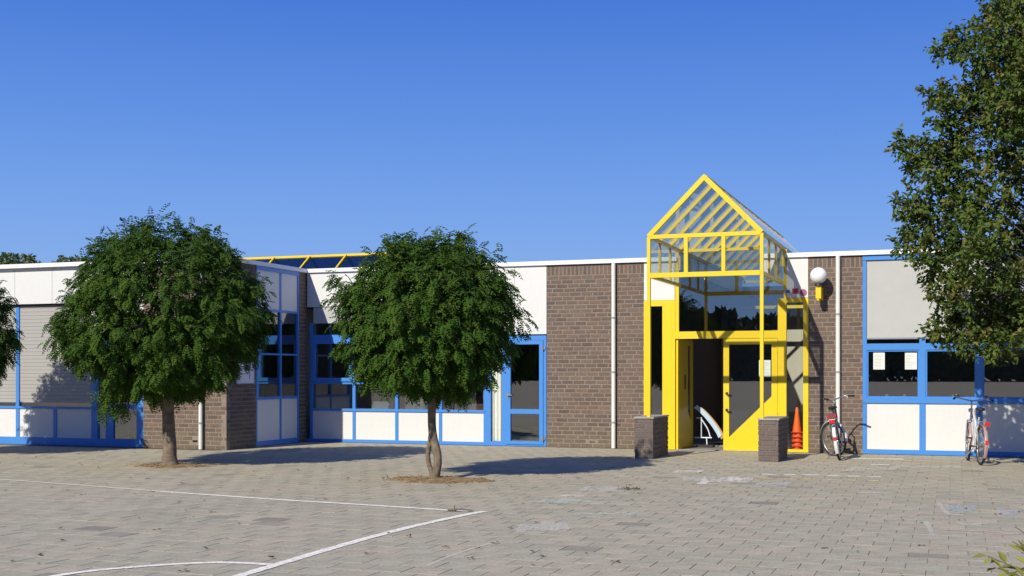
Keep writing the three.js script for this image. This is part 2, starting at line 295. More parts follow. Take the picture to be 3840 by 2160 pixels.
{
  const camP = camera.position, tmp = V(0, 0, 0), inv = new THREE.Matrix4();
  for (const b of brickAll) { tmp.set(b.x, b.y, 0).applyMatrix4(b.wall.matrixWorld); b.d = tmp.distanceTo(camP) + (b.wall.rotation.y ? 50 : 0); }
  brickAll.sort((a, b) => a.d - b.d);
  const pos = [], col = [], uv = [];
  brickAll.forEach((b, i) => {
    const g = brickGeo(b.w, b.h);
    if (i < 300) { const m = part(b.wall, 'brick', g, brickMats[b.t]); m.position.set(b.x, b.y, b.z); return; }
    const p = g.attributes.position, u = g.attributes.uv, c = brickTones[b.t], ox = rb(), oy = rb();
    for (let k = 0; k < p.count; k++) { tmp.set(p.getX(k) + b.x, p.getY(k) + b.y, p.getZ(k) + b.z).applyMatrix4(b.wall.matrixWorld); pos.push(tmp.x, tmp.y, tmp.z); col.push(c.r * b.s, c.g * b.s, c.b * b.s); uv.push(u.getX(k) + ox, u.getY(k) + oy); }
  });
  const g = new THREE.BufferGeometry(); g.setAttribute('position', new THREE.Float32BufferAttribute(pos, 3)); g.setAttribute('color', new THREE.Float32BufferAttribute(col, 3)); g.setAttribute('uv', new THREE.Float32BufferAttribute(uv, 2)); g.computeVertexNormals();
  const m = part(school, 'brickwork', g, brickVC); m.userData.kind = 'stuff'; m.userData.label = 'brown stretcher bond bricks with pale joints';
}
// ---- windows: one frame mesh for each bay, panes and panels are its children
// cells: [x0, x1, y0, y1, kind]; kinds: glass, panel, screen, shutter, void
function bay(parent, bars, cells, place, depth = 0.07) {
  const f = part(parent, 'window', bars.map(([a, b, c, d, pz = 0]) => bx(a, b, c, d, -depth, pz)), M.blue); if (place) place(f);
  for (const [a, b, c, d, kind] of cells) {
    if (kind === 'glass') part(f, 'pane', bx(a - 0.01, b + 0.01, c - 0.01, d + 0.01, -0.042, -0.036), M.glass);
    if (kind === 'panel') part(f, 'panel', bx(a - 0.008, b + 0.008, c - 0.008, d + 0.008, -0.045, -0.018), M.white);
    if (kind === 'screen') part(f, 'sun_screen', bx(a + 0.01, b - 0.01, c, d, -0.03, -0.022), M.screen);
    if (kind === 'shutter') { const n = Math.round((d - c) / 0.078), h = (d - c) / n; for (let i = 0; i < n; i++) { const g = shutterSlat(b - a, h); const m = part(f, 'slat', g, M.shutter); m.position.set((a + b) / 2, c + (i + 0.5) * h, -0.03); } }
  }
  return f;
}
const slatCache = {};
function shutterSlat(w, h) {
  const k = w.toFixed(3) + h.toFixed(3); if (slatCache[k]) return slatCache[k];
  const s = new THREE.Shape(); s.moveTo(-0.006, -h / 2 + 0.002); s.lineTo(0.002, -h / 2 + 0.002); s.quadraticCurveTo(0.010, 0, 0.002, h / 2 - 0.002); s.lineTo(-0.006, h / 2 - 0.002); s.closePath();
  return slatCache[k] = metreUV(new THREE.ExtrudeGeometry(s, { depth: w, bevelEnabled: false, curveSegments: 4 }).rotateY(-Math.PI / 2).rotateY(Math.PI).translate(-w / 2, 0, 0));
}
const fascia = (x0, x1, y0, y1, z, name = 'fascia_panel') => part(school, name, bx(x0 + 0.004, x1 - 0.004, y0, y1, z - 0.05, z), M.white);
{ // main front, five bays of 1.04 m between the wing and the door
  const edge = [-13.60, -12.493, -11.45, -10.409, -9.371];
  for (let i = 0; i < 4; i++) {
    const a = edge[i], b = edge[i + 1], l = a + (i ? 0.035 : 0.07), r = b - 0.035, s = i === 0 || i === 2;
    const bars = [[a - (i ? -0.0 : 0.09), b, 0.006, 0.075], [a, b, 0.70, 0.755, 0.012], [a, l, 0.075, 0.70], [r, b, 0.075, 0.70], [a, l, 0.755, 2.665], [r, b, 0.755, 2.665], [l, r, 2.29, 2.40], [l, r, s ? 1.30 : 1.30, s ? 1.36 : 1.335]];
    if (s) bars.push([l + 0.0, r - 0.0, 1.36, 1.44, 0.03], [l, r, 2.20, 2.29, 0.03], [l, l + 0.07, 1.44, 2.20, 0.03], [r - 0.07, r, 1.44, 2.20, 0.03]);
    const cells = [[l, r, 0.075, 0.70, 'panel'], [l, r, 0.755, 1.30, 'glass'], s ? [l + 0.07, r - 0.07, 1.44, 2.20, 'glass'] : [l, r, 1.335, 2.29, 'glass'], [l, r, 2.40, 2.70, 'glass'], [l, r, 2.66, 3.02, 'screen']];
    bay(school, bars, cells);
    fascia(i ? a : XS + 0.02, b, 3.03, H0, 0.0);
  }
  part(school, 'lintel', bx(XS + 0.02, -9.38, 2.99, 3.028, -0.3, -0.05), M.dark);
  fascia(-9.371, -8.70, 2.362, H0, 0.0); fascia(-8.70, -7.99, 2.362, H0, 0.0);
  // glazed door with curtained side light
  const d = part(school, 'door', [bx(-9.371, -9.245, 0.006, 2.335, -0.07, 0.0), bx(-9.245, -8.99, 0.006, 0.10, -0.07, 0), bx(-9.245, -8.99, 2.20, 2.335, -0.07, 0), bx(-8.99, -8.90, 0.006, 2.335, -0.07, 0), bx(-8.90, -7.995, 2.24, 2.335, -0.07, 0), bx(-8.90, -7.995, 0.006, 0.04, -0.07, 0), bx(-8.06, -7.995, 0.04, 2.24, -0.07, 0),
    bx(-8.895, -8.79, 0.045, 2.235, -0.05, 0.018), bx(-8.15, -8.065, 0.045, 2.235, -0.05, 0.018), bx(-8.79, -8.15, 0.045, 0.115, -0.05, 0.018), bx(-8.79, -8.15, 0.69, 0.785, -0.05, 0.018), bx(-8.79, -8.15, 2.15, 2.235, -0.05, 0.018)], M.blue, 'blue framed glazed door with curtained side light');
  part(d, 'pane', bx(-8.80, -8.14, 0.78, 2.16, -0.022, -0.016), M.glass); part(d, 'pane', bx(-8.80, -8.14, 0.105, 0.70, -0.022, -0.016), M.glass); part(d, 'pane', bx(-9.25, -8.985, 0.09, 2.21, -0.042, -0.036), M.clearGlass);
  for (const y of [0.13, 2.02]) part(d, 'hinge', [cyl(V(-8.06, y, 0.028), V(-8.06, y + 0.10, 0.028), 0.014), bx(-8.10, -8.02, y + 0.02, y + 0.08, 0.004, 0.022)], M.steel);
  part(d, 'handle', [bx(-8.86, -8.83, 0.98, 1.16, 0.018, 0.026), bx(-8.86, -8.74, 1.07, 1.09, 0.05, 0.068), bx(-8.855, -8.835, 1.07, 1.09, 0.026, 0.05)], M.steel);
}
{ // right hand classroom windows with tall screens
  const edge = [-1.628, -0.546, 0.458, 1.50, 2.54, 3.58];
  for (let i = 0; i < 5; i++) {
    const a = edge[i], b = edge[i + 1], l = a + (i ? 0.055 : 0.075), r = b - 0.055, l2 = l + (i === 0 ? 0.075 : 0.05), r2 = r - 0.02;
    const bars = [[a, b, 0.006, 0.095], [a, b, 0.975, 1.075, 0.012], [a, l, 0.095, 0.975], [r, b, 0.095, 0.975], [a, l, 1.075, 2.22], [r, b, 1.075, 2.22], [l, r, 1.985, 2.108], ...(i ? [] : [[a, a + 0.07, 2.22, 3.699]]),
      [l, l + 0.03, 1.075, 1.985, -0.015], [r - 0.03, r, 1.075, 1.985, -0.015], [l + 0.03, r - 0.03, 1.075, 1.105, -0.015], [l + 0.03, r - 0.03, 1.955, 1.985, -0.015]];
    bay(school, bars, [[l, r, 0.095, 0.975, 'panel'], [l + 0.03, r - 0.03, 1.105, 1.955, 'glass'], [l, r, 2.108, 2.40, 'glass'], [a + 0.02, b - 0.02, 3.10, 3.70, 'void']]);
    void l2; void r2;
  }
  part(school, 'sun_screen', bx(-1.552, 3.55, 2.205, 3.698, -0.035, -0.026), M.screen, 'long pale grey sun screen rolled down over the upper windows');
  part(school, 'head_rail', bx(-1.628, 3.58, 3.70, 3.797, -0.07, 0.01), M.blue); part(school, 'screen_bar', bx(-1.552, 3.55, 2.19, 2.222, -0.042, -0.012), std(C(0.30, 0.32, 0.34), 0.4, { metalness: 0.6 }));
}
{ // side wall of the wing: two columns of windows between brick (local x = -z)
  const cols = [[-2.085, -1.09], [-1.09, -0.325]];
  cols.forEach(([a, b], i) => {
    const l = a + (i ? 0.028 : 0.05), r = b - (i ? 0.05 : 0.028);
    bay(school, [[a, b, 0.006, 0.115], [a, b, 0.985, 1.045], [a, b, 2.86, 2.91], [a, b, 3.71, 3.797, 0.012], [l, r, 1.93, 1.97], [a, l, 0.115, 0.985], [r, b, 0.115, 0.985], [a, l, 1.045, 2.86], [r, b, 1.045, 2.86], [a, l, 2.91, 3.71], [r, b, 2.91, 3.71]],
      [[l, r, 0.115, 0.985, 'panel'], [l, r, 1.045, 1.93, 'glass'], [l, r, 1.97, 2.86, 'glass'], [l, r, 2.91, 3.71, 'panel']], toSide);
  });
}
{ // front of the wing: shutters, then a door like the other one
  const place = (w) => { w.position.z = ZW - 0.14; }, zf = ZW - 0.06;
  const edge = [-23.2, -21.12, -19.055, -17.06];
  for (let i = 0; i < 3; i++) {
    const a = edge[i], b = edge[i + 1], m = (a + b) / 2, q = 0.045;
    bay(school, [[a, b, 0.006, 0.165], [a, b, 0.78, 0.83, 0.01], [a, a + q, 0.165, 0.78], [b - q, b, 0.165, 0.78], [m - 0.04, m + 0.04, 0.165, 0.78], [a, a + q, 0.83, 3.02], [b - q, b, 0.83, 3.02]],
      [[a + q, m - 0.04, 0.165, 0.78, 'panel'], [m + 0.04, b - q, 0.165, 0.78, 'panel'], [a + q + 0.004, b - q - 0.004, 0.91, 3.02, 'shutter'], [a + q, b - q, 0.83, 0.93, 'glass']], place);
    fascia(a, m, 3.03, H0, zf); fascia(m, b, 3.03, H0, zf);
  }
  part(school, 'lintel', bx(-27, -15.70, 2.99, 3.028, ZW - 0.5, ZW - 0.115), M.dark);
  fascia(-17.06, -16.3, 2.362, H0, zf); fascia(-16.3, -15.70, 2.362, H0, zf);
  const d = part(school, 'door', [bx(-17.06, -16.95, 0.006, 2.335, -0.07, 0), bx(-16.95, -16.735, 0.006, 0.165, -0.07, 0), bx(-16.95, -16.735, 2.2, 2.335, -0.07, 0), bx(-16.735, -16.55, 0.006, 2.335, -0.07, 0), bx(-16.55, -15.96, 0.006, 0.17, -0.07, 0), bx(-16.55, -15.96, 0.80, 0.89, -0.07, 0), bx(-16.55, -15.96, 2.2, 2.335, -0.07, 0), bx(-15.96, -15.70, 0.006, 2.335, -0.07, 0)], M.blue);
  place(d);
  part(d, 'pane', bx(-16.555, -15.955, 0.16, 0.81, -0.042, -0.036), M.glass); part(d, 'pane', bx(-16.555, -15.955, 0.88, 2.21, -0.042, -0.036), M.glass); part(d, 'pane', bx(-16.955, -16.73, 0.155, 2.21, -0.042, -0.036), M.clearGlass);
  part(d, 'handle', [bx(-16.62, -16.59, 0.98, 1.16, 0, 0.008), bx(-16.62, -16.50, 1.07, 1.09, 0.03, 0.048), bx(-16.615, -16.595, 1.07, 1.09, 0.008, 0.03)], M.steel);
  part(school, 'back_wall', bx(-27, -23.2, 0.006, 3.8, ZW - 0.3, ZW - 0.2), M.innerBrick);
}
{ // white panels either side of the porch
  fascia(-5.91, -5.27, 3.02, H0, 0.0); fascia(-3.06, -2.643, 3.012, H0, 0.0);
  // small vent slots
  part(school, 'vent', bx(-7.055, -6.935, 0.105, 0.145, -0.03, -0.006), M.dark); part(school, 'vent', bx(-14.495, -14.375, 0.145, 0.185, ZW - 0.03, ZW - 0.006), M.dark);
}
{ // glazed ridge light on the roof, yellow bars on a 1.04 m module
  const xs = []; for (let i = 0; i < 7; i++) xs.push(-18.6 + 1.04 * i + 0.03);
  const x0 = xs[0], x1 = xs[6], zr = -3.3, yr = 4.53, run = 0.95, yb = 3.80;
  const k = part(school, 'ridge_light', [bar(V(x0, yr, zr), V(x1, yr, zr), 0.055, 0.055), bx(x0, x1, yb, yb + 0.06, zr + run - 0.03, zr + run + 0.03), bx(x0, x1, yb, yb + 0.06, zr - run - 0.03, zr - run + 0.03)], M.yellow, 'low glazed roof light with yellow bars');
  for (const x of xs) { part(k, 'glazing_bar', bar(V(x, yb + 0.06, zr + run), V(x, yr, zr), 0.04, 0.06), M.yellow); part(k, 'glazing_bar', bar(V(x, yb + 0.06, zr - run), V(x, yr, zr), 0.04, 0.05), M.yellow); }
  for (let i = 0; i < 6; i++) for (const s of [1, -1]) { const g = bar(V((xs[i] + xs[i + 1]) / 2, yb + 0.05, zr + s * run), V((xs[i] + xs[i + 1]) / 2, yr - 0.01, zr), 1.0, 0.008); part(k, 'pane', g, M.roofGlass); }
}
// ---------------------------------------------------------------- glazed entrance porch
const porch = thing('entrance_porch', 'yellow steel entrance porch with pitched glass roof and double doors', 'porch');
{
  const ZF = 2.65, ZE = -7.7, XL = -5.165, XR = -3.145, XM = (XL + XR) / 2, YE = 4.0, YA = 5.03, YL = 3.305;
  const bars = (n, list) => { for (const [a, b, w, h] of list) part(porch, n, bar(a, b, w, h || w), M.yellow); };
  bars('post', [[V(XL, 0.755, ZF), V(XL, YE, ZF), 0.06], [V(XR, 0.755, ZF), V(XR, YE, ZF), 0.06]]);
  bars('tie_beam', [[V(XL + 0.03, YE, ZF), V(XR - 0.03, YE, ZF), 0.07], [V(XL + 0.03, YE, 0.0), V(XR - 0.03, YE, 0.0), 0.06], [V(XL + 0.03, YE - 0.08, ZE), V(XR - 0.03, YE - 0.08, ZE), 0.07]]);
  bars('rail', [[V(XL + 0.03, YL, ZF), V(XR - 0.03, YL, ZF), 0.085, 0.085], [V(XL, YL, 0.03), V(XL, YL, ZF - 0.03), 0.06], [V(XR, YL, 0.03), V(XR, YL, ZF - 0.03), 0.06]]);
  bars('eave', [[V(XL, YE, ZE), V(XL, YE, ZF - 0.03), 0.065], [V(XR, YE, ZE), V(XR, YE, ZF - 0.03), 0.065]]);
  part(porch, 'apex_plate', new THREE.BoxGeometry(0.085, 0.085, 0.08).rotateZ(Math.PI / 4).translate(XM, YA - 0.008, ZF + 0.001), M.yellow);
  bars('ridge', [[V(XM, YA, ZE), V(XM, YA, ZF - 0.06), 0.07]]);
  const rz = []; const NR = 13; for (let i = 0; i < NR; i++) rz.push(ZF + (ZE - ZF) * i / (NR - 1));
  rz.forEach((z, i) => { const w = i ? 0.055 : 0.085; part(porch, 'rafter', bar(V(XL, YE + 0.01, z), V(XM, YA, z), i ? 0.05 : 0.075, w), M.yellow); part(porch, 'rafter', bar(V(XR, YE + 0.01, z), V(XM, YA, z), i ? 0.05 : 0.075, w), M.yellow); });
  for (let i = 0; i < NR - 1; i++) { const z = (rz[i] + rz[i + 1]) / 2, w = Math.abs(rz[1] - rz[0]) - 0.01; for (const x of [XL, XR]) { const g = bar(V(x, YE + 0.045, z), V(XM, YA + 0.03, z), w, 0.008); part(porch, 'pane', g, M.porchGlass); } }
  // front gable glazing
  part(porch, 'pane', poly([[XL + 0.05, YE + 0.03], [XR - 0.05, YE + 0.03], [XM, YA - 0.07]], ZF - 0.004, 0.008), M.porchGlass);
  const mx = [XL, -4.485, -3.815, XR];
  for (const x of [mx[1], mx[2]]) part(porch, 'mullion', bx(x - 0.034, x + 0.034, YL + 0.043, YE - 0.036, ZF - 0.034, ZF + 0.034), M.yellow);
  for (let i = 0; i < 3; i++) part(porch, 'pane', bx(mx[i] + 0.03, mx[i + 1] - 0.03, YL + 0.04, YE - 0.03, ZF - 0.004, ZF + 0.004), M.porchGlass);
  // side glazing
  for (const x of [XL, XR]) { const zs = [0.03, 0.9, 1.77, ZF - 0.03]; for (const z of [zs[1], zs[2]]) part(porch, 'mullion', bx(x - 0.022, x + 0.022, YL + 0.03, YE - 0.032, z - 0.022, z + 0.022), M.yellow); for (let i = 0; i < 3; i++) part(porch, 'pane', bx(x - 0.004, x + 0.004, YL + 0.03, YE - 0.03, zs[i] + 0.022, zs[i + 1] - 0.022), M.porchGlass); }
  // rear gable and back frame inside the hall
  part(porch, 'rail', bar(V(XL, 3.25, ZE), V(XR, 3.25, ZE), 0.08), M.yellow);
  part(porch, 'pane', poly([[XL + 0.05, YE], [XR - 0.05, YE], [XM, YA - 0.05]], ZE - 0.01, 0.008), M.porchGlass);
  // kerb of the roof light between roof and eaves
  part(porch, 'kerb', [bx(XL - 0.05, XL - 0.004, 3.62, YE - 0.033, ZE, -0.03), bx(XR + 0.004, XR + 0.05, 3.62, YE - 0.033, ZE, -0.03)], M.yellow);
  // door set in the plane of the wall
  part(porch, 'door_frame', [bx(-5.908, -5.77, 0.006, 3.015, -0.08, 0.012), bx(-5.77, -5.525, 2.90, 3.015, -0.08, 0.01), bx(-5.525, -5.262, 0.006, 3.015, -0.08, 0.012), bx(-5.262, -3.225, 2.235, 2.38, -0.08, 0.012), bx(-3.225, -3.06, 0.006, 3.005, -0.08, 0.012), bx(-3.06, -2.74, 2.925, 3.005, -0.08, 0.01), bx(-2.74, -2.642, 0.006, 3.005, -0.08, 0.012),
    bx(-5.262, -5.19, 2.38, YE - 0.03, -0.06, 0.0), bx(-3.12, -3.06, 3.005, YE - 0.03, -0.06, -0.052), bx(-5.77, -5.525, 0.006, 0.06, -0.08, 0.01), bx(-3.06, -2.74, 0.006, 0.06, -0.08, 0.01)], M.yellow);
  part(porch, 'pane', bx(-5.775, -5.52, 0.055, 2.905, -0.04, -0.034), M.glass);
  part(porch, 'pane', bx(-3.065, -2.735, 0.055, 2.93, -0.04, -0.034), M.clearGlass);
  part(porch, 'pane', bx(-5.19, -3.12, 2.375, YE - 0.03, -0.04, -0.034), M.glass);
  // closed leaf with the slanting lower panel
  const leaf = (s) => { // s = 1: hinged right, glass above a rising diagonal
    const o = new THREE.Shape([[0, 0], [1.06, 0], [1.06, 2.215], [0, 2.215]].map(p => new THREE.Vector2(...p))), gl = [[0.112, 0.26], [0.945, 1.08], [0.945, 2.10], [0.112, 2.10]];
    o.holes.push(new THREE.Path(gl.map(p => new THREE.Vector2(...p)))); const g = metreUV(new THREE.ExtrudeGeometry(o, { depth: 0.045, bevelEnabled: false }));
    const pg = poly(gl.map(([x, y]) => [x + (x < 0.5 ? -0.01 : 0.01), y + (y > 1.5 ? 0.01 : -0.012)]), 0.019, 0.006);
    if (s < 0) { g.scale(-1, 1, 1); pg.scale(-1, 1, 1); for (const q of [g, pg]) { const p = q.attributes.position; for (let i = 0; i < p.count; i += 3) { const a = [p.getX(i + 1), p.getY(i + 1), p.getZ(i + 1)]; p.setXYZ(i + 1, p.getX(i + 2), p.getY(i + 2), p.getZ(i + 2)); p.setXYZ(i + 2, ...a); } q.computeVertexNormals(); } }
    return [g, pg];
  };
  const [g1, p1] = leaf(1), d1 = part(porch, 'door', g1, M.yellow, 'closed yellow door leaf with slanting lower panel'); d1.position.set(-4.292, 0.012, -0.04); part(d1, 'pane', p1, M.glass);
  for (const y of [1.13, 0.80]) part(d1, 'handle', [tube([V(0.07, y, 0.045), V(0.07, y, 0.10), V(0.10, y - 0.02, 0.115), V(0.15, y - 0.06, 0.115)], 0.013, 0.013, 8), cyl(V(0.07, y, 0.045), V(0.07, y, 0.055), 0.03)], M.black);
  for (const y of [0.75, 1.95]) part(d1, 'hinge', cyl(V(1.055, y, 0.05), V(1.055, y + 0.18, 0.05), 0.012), M.yellow);
  const [g2, p2] = leaf(-1); g2.translate(1.0, 0, 0); p2.translate(1.0, 0, 0);
  // leaf standing open, swung into the hall
  const s2 = new THREE.Shape([[0, 0], [0.95, 0], [0.95, 2.215], [0, 2.215]].map(p => new THREE.Vector2(...p)));
  s2.holes.push(new THREE.Path([[0.62, 0.75], [0.84, 0.52], [0.84, 2.10], [0.62, 2.10]].map(p => new THREE.Vector2(...p))));
  const d2 = part(porch, 'door', metreUV(new THREE.ExtrudeGeometry(s2, { depth: 0.045, bevelEnabled: false })), M.yellow, 'yellow door leaf standing open into the dark hall'); d2.position.set(-5.255, 0.012, -0.03); d2.rotation.y = 83 * Math.PI / 180;
  part(d2, 'pane', poly([[0.61, 0.75], [0.85, 0.51], [0.85, 2.11], [0.61, 2.11]], 0.019, 0.006), M.glass);
  part(d2, 'lock_plate', [bx(0.40, 0.46, 1.20, 1.50, 0.045, 0.052)], M.black);
  part(porch, 'hook', cyl(V(XM + 0.0, YL - 0.043, ZF), V(XM, YL - 0.10, ZF), 0.006), M.white);
  part(porch, 'threshold', bx(-5.262, -3.225, 0.004, 0.014, -0.10, 0.03), M.stone);
}
// low brick piers carrying the porch posts
function pier(x0, x1, z0, z1, label, group) {
  const p = thing('brick_pier', label, 'brick pier', [(x0 + x1) / 2, 0, (z0 + z1) / 2], 0, group), w = (x1 - x0) / 2, d = (z1 - z0) / 2, h = 0.725;
  const core = part(p, 'core', bx(-w + 0.009, w - 0.009, 0, h, -d + 0.009, d - 0.009), std(C(0.22, 0.18, 0.155), 0.95, { map: texConcrete }));
  const tones = [[.192, .15, .128], [.18, .14, .122], [.204, .16, .136], [.168, .134, .118]].map(t => std(C(...t), 0.88, { map: texBrick, bumpMap: texBump, bumpScale: 0.002 }));
  for (const [a, half, dist] of [[0, w, d], [Math.PI / 2, d, w], [-Math.PI / 2, d, w]]) for (const b of brickLayout(-half, half, 0.004, h, false)) {
    const m = part(core, 'brick', brickGeo(b.w, b.h), tones[b.t % 4]); m.position.copy(V(b.x, b.y, dist + b.z).applyAxisAngle(V(0, 1, 0), a)); m.rotation.y = a;
  }
  part(p, 'cap', bx(-w - 0.012, w + 0.012, h, h + 0.03, -d - 0.005, d + 0.012), M.stone);
  return p;
}
pier(-5.425, -5.078, 1.45, 2.69, 'low brick pier under the porch post beside the open door', 'porch piers');
pier(-3.205, -2.855, 1.43, 2.69, 'low brick pier under the porch post beside the traffic cones', 'porch piers');
// ---------------------------------------------------------------- downpipes
function downpipe(x, z, label, y1 = H0 - 0.01) {
  const p = thing('downpipe', label, 'downpipe', [x, 0, z], 0, 'white downpipes on brick');
  part(p, 'pipe', cyl(V(0, 0.01, 0.06), V(0, y1, 0.06), 0.043, 0.043, 16), M.pipe);
  for (const y of [0.52, 2.66, 1.55]) part(p, 'bracket', [cyl(V(0, y, 0.06), V(0, y + 0.035, 0.06), 0.05, 0.05, 16), bx(-0.012, 0.012, y, y + 0.03, 0, 0.03)], std(C(0.30, 0.30, 0.28), 0.5));
  return p;
}
downpipe(-6.53, 0, 'white round downpipe on the brick wall between blue door and porch');
downpipe(-2.08, 0, 'white round downpipe on the brick wall behind the leaning bicycle');
downpipe(-14.256, ZW, 'white round downpipe on the wing wall behind the tree trunk');
// ---------------------------------------------------------------- wall lamp, signs, papers, cones, curtains
{
  const l = thing('wall_lamp', 'white globe wall lamp on a yellow bracket beside the porch', 'lamp', [-2.42, 3.41, 0]);
  part(l, 'globe', new THREE.SphereGeometry(0.158, 32, 24).translate(0, 0, 0.30), new THREE.MeshPhysicalMaterial({ color: C(0.78, 0.79, 0.80), roughness: 0.12, clearcoat: 0.4 }));
  part(l, 'collar', cyl(V(0, -0.20, 0.30), V(0, -0.14, 0.30), 0.075, 0.06, 20), M.dark);
  part(l, 'bracket', [bx(-0.05, 0.05, -0.44, -0.22, 0.17, 0.33), bx(-0.035, 0.035, -0.40, -0.30, 0.006, 0.17), cyl(V(0, -0.22, 0.30), V(0, -0.19, 0.30), 0.05, 0.05, 16)], M.yellow);
  part(l, 'wall_plate', bx(-0.06, 0.06, -0.46, -0.22, 0.002, 0.012), M.yellow);
}
{
  const plate = (x, y, w, h, label, cat, c, inner) => { const s = thing('wall_sign', label, cat, [x, y, 0.001]); part(s, 'plate', bx(-w / 2, w / 2, -h / 2, h / 2, 0, 0.006), std(c, 0.5)); inner(s); };
  plate(-3.035, 3.135, 0.115, 0.09, 'small pale blue square sign on the white panel beside the porch', 'sign', C(0.50, 0.56, 0.62), (s) => part(s, 'symbol', bx(-0.04, 0.04, -0.028, 0.028, 0.006, 0.008), std(C(0.08, 0.14, 0.34), 0.5)));
  plate(-2.89, 3.142, 0.122, 0.105, 'small red square sign with dark band on the white panel', 'sign', C(0.45, 0.03, 0.035), (s) => part(s, 'symbol', bx(-0.045, 0.045, -0.016, 0.012, 0.006, 0.008), std(C(0.10, 0.04, 0.12), 0.5)));
  const s = thing('wall_sign', 'small round blue sign with red ring and bar on white panel', 'sign', [-2.737, 3.112, 0.001]);
  part(s, 'plate', cyl(V(0, 0, 0), V(0, 0, 0.006), 0.066, 0.066, 28), std(C(0.10, 0.13, 0.38), 0.45));
  part(s, 'symbol', [new THREE.RingGeometry(0.046, 0.066, 28).translate(0, 0, 0.008), bar(V(-0.038, 0.038, 0.0085), V(0.038, -0.038, 0.0085), 0.002, 0.014)].map(g => g.index ? g.toNonIndexed() : g), std(C(0.52, 0.03, 0.03), 0.45));
}
{ // papers behind the classroom panes and on the door
  const paper = (x0, x1, y0, y1, z, label, group) => {
    const o = thing('paper_notice', label, 'paper', [(x0 + x1) / 2, (y0 + y1) / 2, z], 0, group), w = (x1 - x0) / 2, h = (y1 - y0) / 2; part(o, 'sheet', bx(-w, w, -h, h, 0, 0.002), M.paper);
    const rl = rngOf(Math.round(x0 * 100) + 900); const lines = []; for (let y = h - 0.05; y > -h + 0.03; y -= 0.028) lines.push(bx(-w + 0.02, -w + 0.02 + (2 * w - 0.04) * (0.5 + 0.5 * rl()), y, y + 0.007, 0.002, 0.0026)); part(o, 'print', lines, std(C(0.36, 0.37, 0.36), 0.9));
  };
  paper(-1.435, -1.225, 1.615, 1.935, -0.034, 'white paper sheet on the pane by the brick wall, nearest the downpipe', 'papers on the classroom pane');
  paper(-0.86, -0.645, 1.615, 1.93, -0.034, 'white paper sheet on the pane corner next to the wide blue mullion', 'papers on the classroom pane');
  paper(-3.59, -3.365, 1.47, 1.80, 0.006, 'white paper notice on the closed yellow door');
  // white board on the shaded side of the wing
  const n = thing('notice_board', 'white notice board on the shaded brick side of the wing', 'notice board', [XS + 0.008, 1.34, 2.55], Math.PI / 2);
  part(n, 'board', bx(-0.335, 0.335, 0, 0.42, 0, 0.018), std(C(0.72, 0.73, 0.74), 0.5)); part(n, 'frame', [bx(-0.35, 0.35, -0.02, 0, 0, 0.025), bx(-0.35, 0.35, 0.42, 0.44, 0, 0.025), bx(-0.35, -0.335, 0, 0.42, 0, 0.025), bx(0.335, 0.35, 0, 0.42, 0, 0.025)], M.steel);
  part(n, 'print', [bx(0.15, 0.19, 0.08, 0.34, 0.018, 0.02), bx(-0.26, 0.05, 0.28, 0.31, 0.018, 0.02), bx(-0.26, 0.02, 0.18, 0.2, 0.018, 0.02)], std(C(0.30, 0.31, 0.34), 0.7));
}
{ // a stack of orange traffic cones inside the side light
  const pts = [[0.005, 0.50], [0.022, 0.50], [0.028, 0.47], [0.090, 0.03], [0.094, 0.022]].map(p => new THREE.Vector2(...p)), cone = new THREE.LatheGeometry(pts, 24);
  const lbl = ['orange traffic cone at the bottom of the stack, on the floor', 'orange traffic cone second from the floor in the stack', 'orange traffic cone in the middle of the stack', 'orange traffic cone second from the top of the stack', 'orange traffic cone on top of the stack, tip bare'];
  for (let i = 0; i < 5; i++) { const o = thing('traffic_cone', lbl[i], 'traffic cone', [-2.885 + (i % 2) * 0.004, 0.02 + i * 0.088, -0.24], i * 0.13, 'stacked traffic cones'); part(o, 'cone', cone, std(C(0.90, 0.075 + 0.016 * i, 0.015), 0.5)); part(o, 'base', bx(-0.105, 0.105, 0, 0.022, -0.105, 0.105), std(C(0.62, 0.06, 0.02), 0.6)); }
}
function curtain(x0, x1, y0, y1, z, label) {
  const g = new THREE.PlaneGeometry(x1 - x0, y1 - y0, 48, 2).translate((x0 + x1) / 2, (y0 + y1) / 2, 0), p = g.attributes.position; for (let i = 0; i < p.count; i++) p.setZ(i, z + 0.022 * Math.sin((p.getX(i) - x0) * 72) + 0.01 * Math.sin((p.getX(i)) * 31)); g.computeVertexNormals();
  M.curtain.side = THREE.DoubleSide;
  const c = thing('curtain', label, 'curtain', [0, 0, 0], 0, 'white curtains beside the blue doors'); part(c, 'cloth', g, M.curtain); part(c, 'rail', cyl(V(x0 - 0.02, y1, z), V(x1 + 0.02, y1, z), 0.01), M.steel);
}
curtain(-9.242, -8.993, 0.10, 2.2, -0.09, 'white curtain in the narrow pane beside the blue door');
curtain(-16.95, -16.73, 0.16, 2.2, ZW - 0.24, 'white curtain in the narrow pane of the wing door');
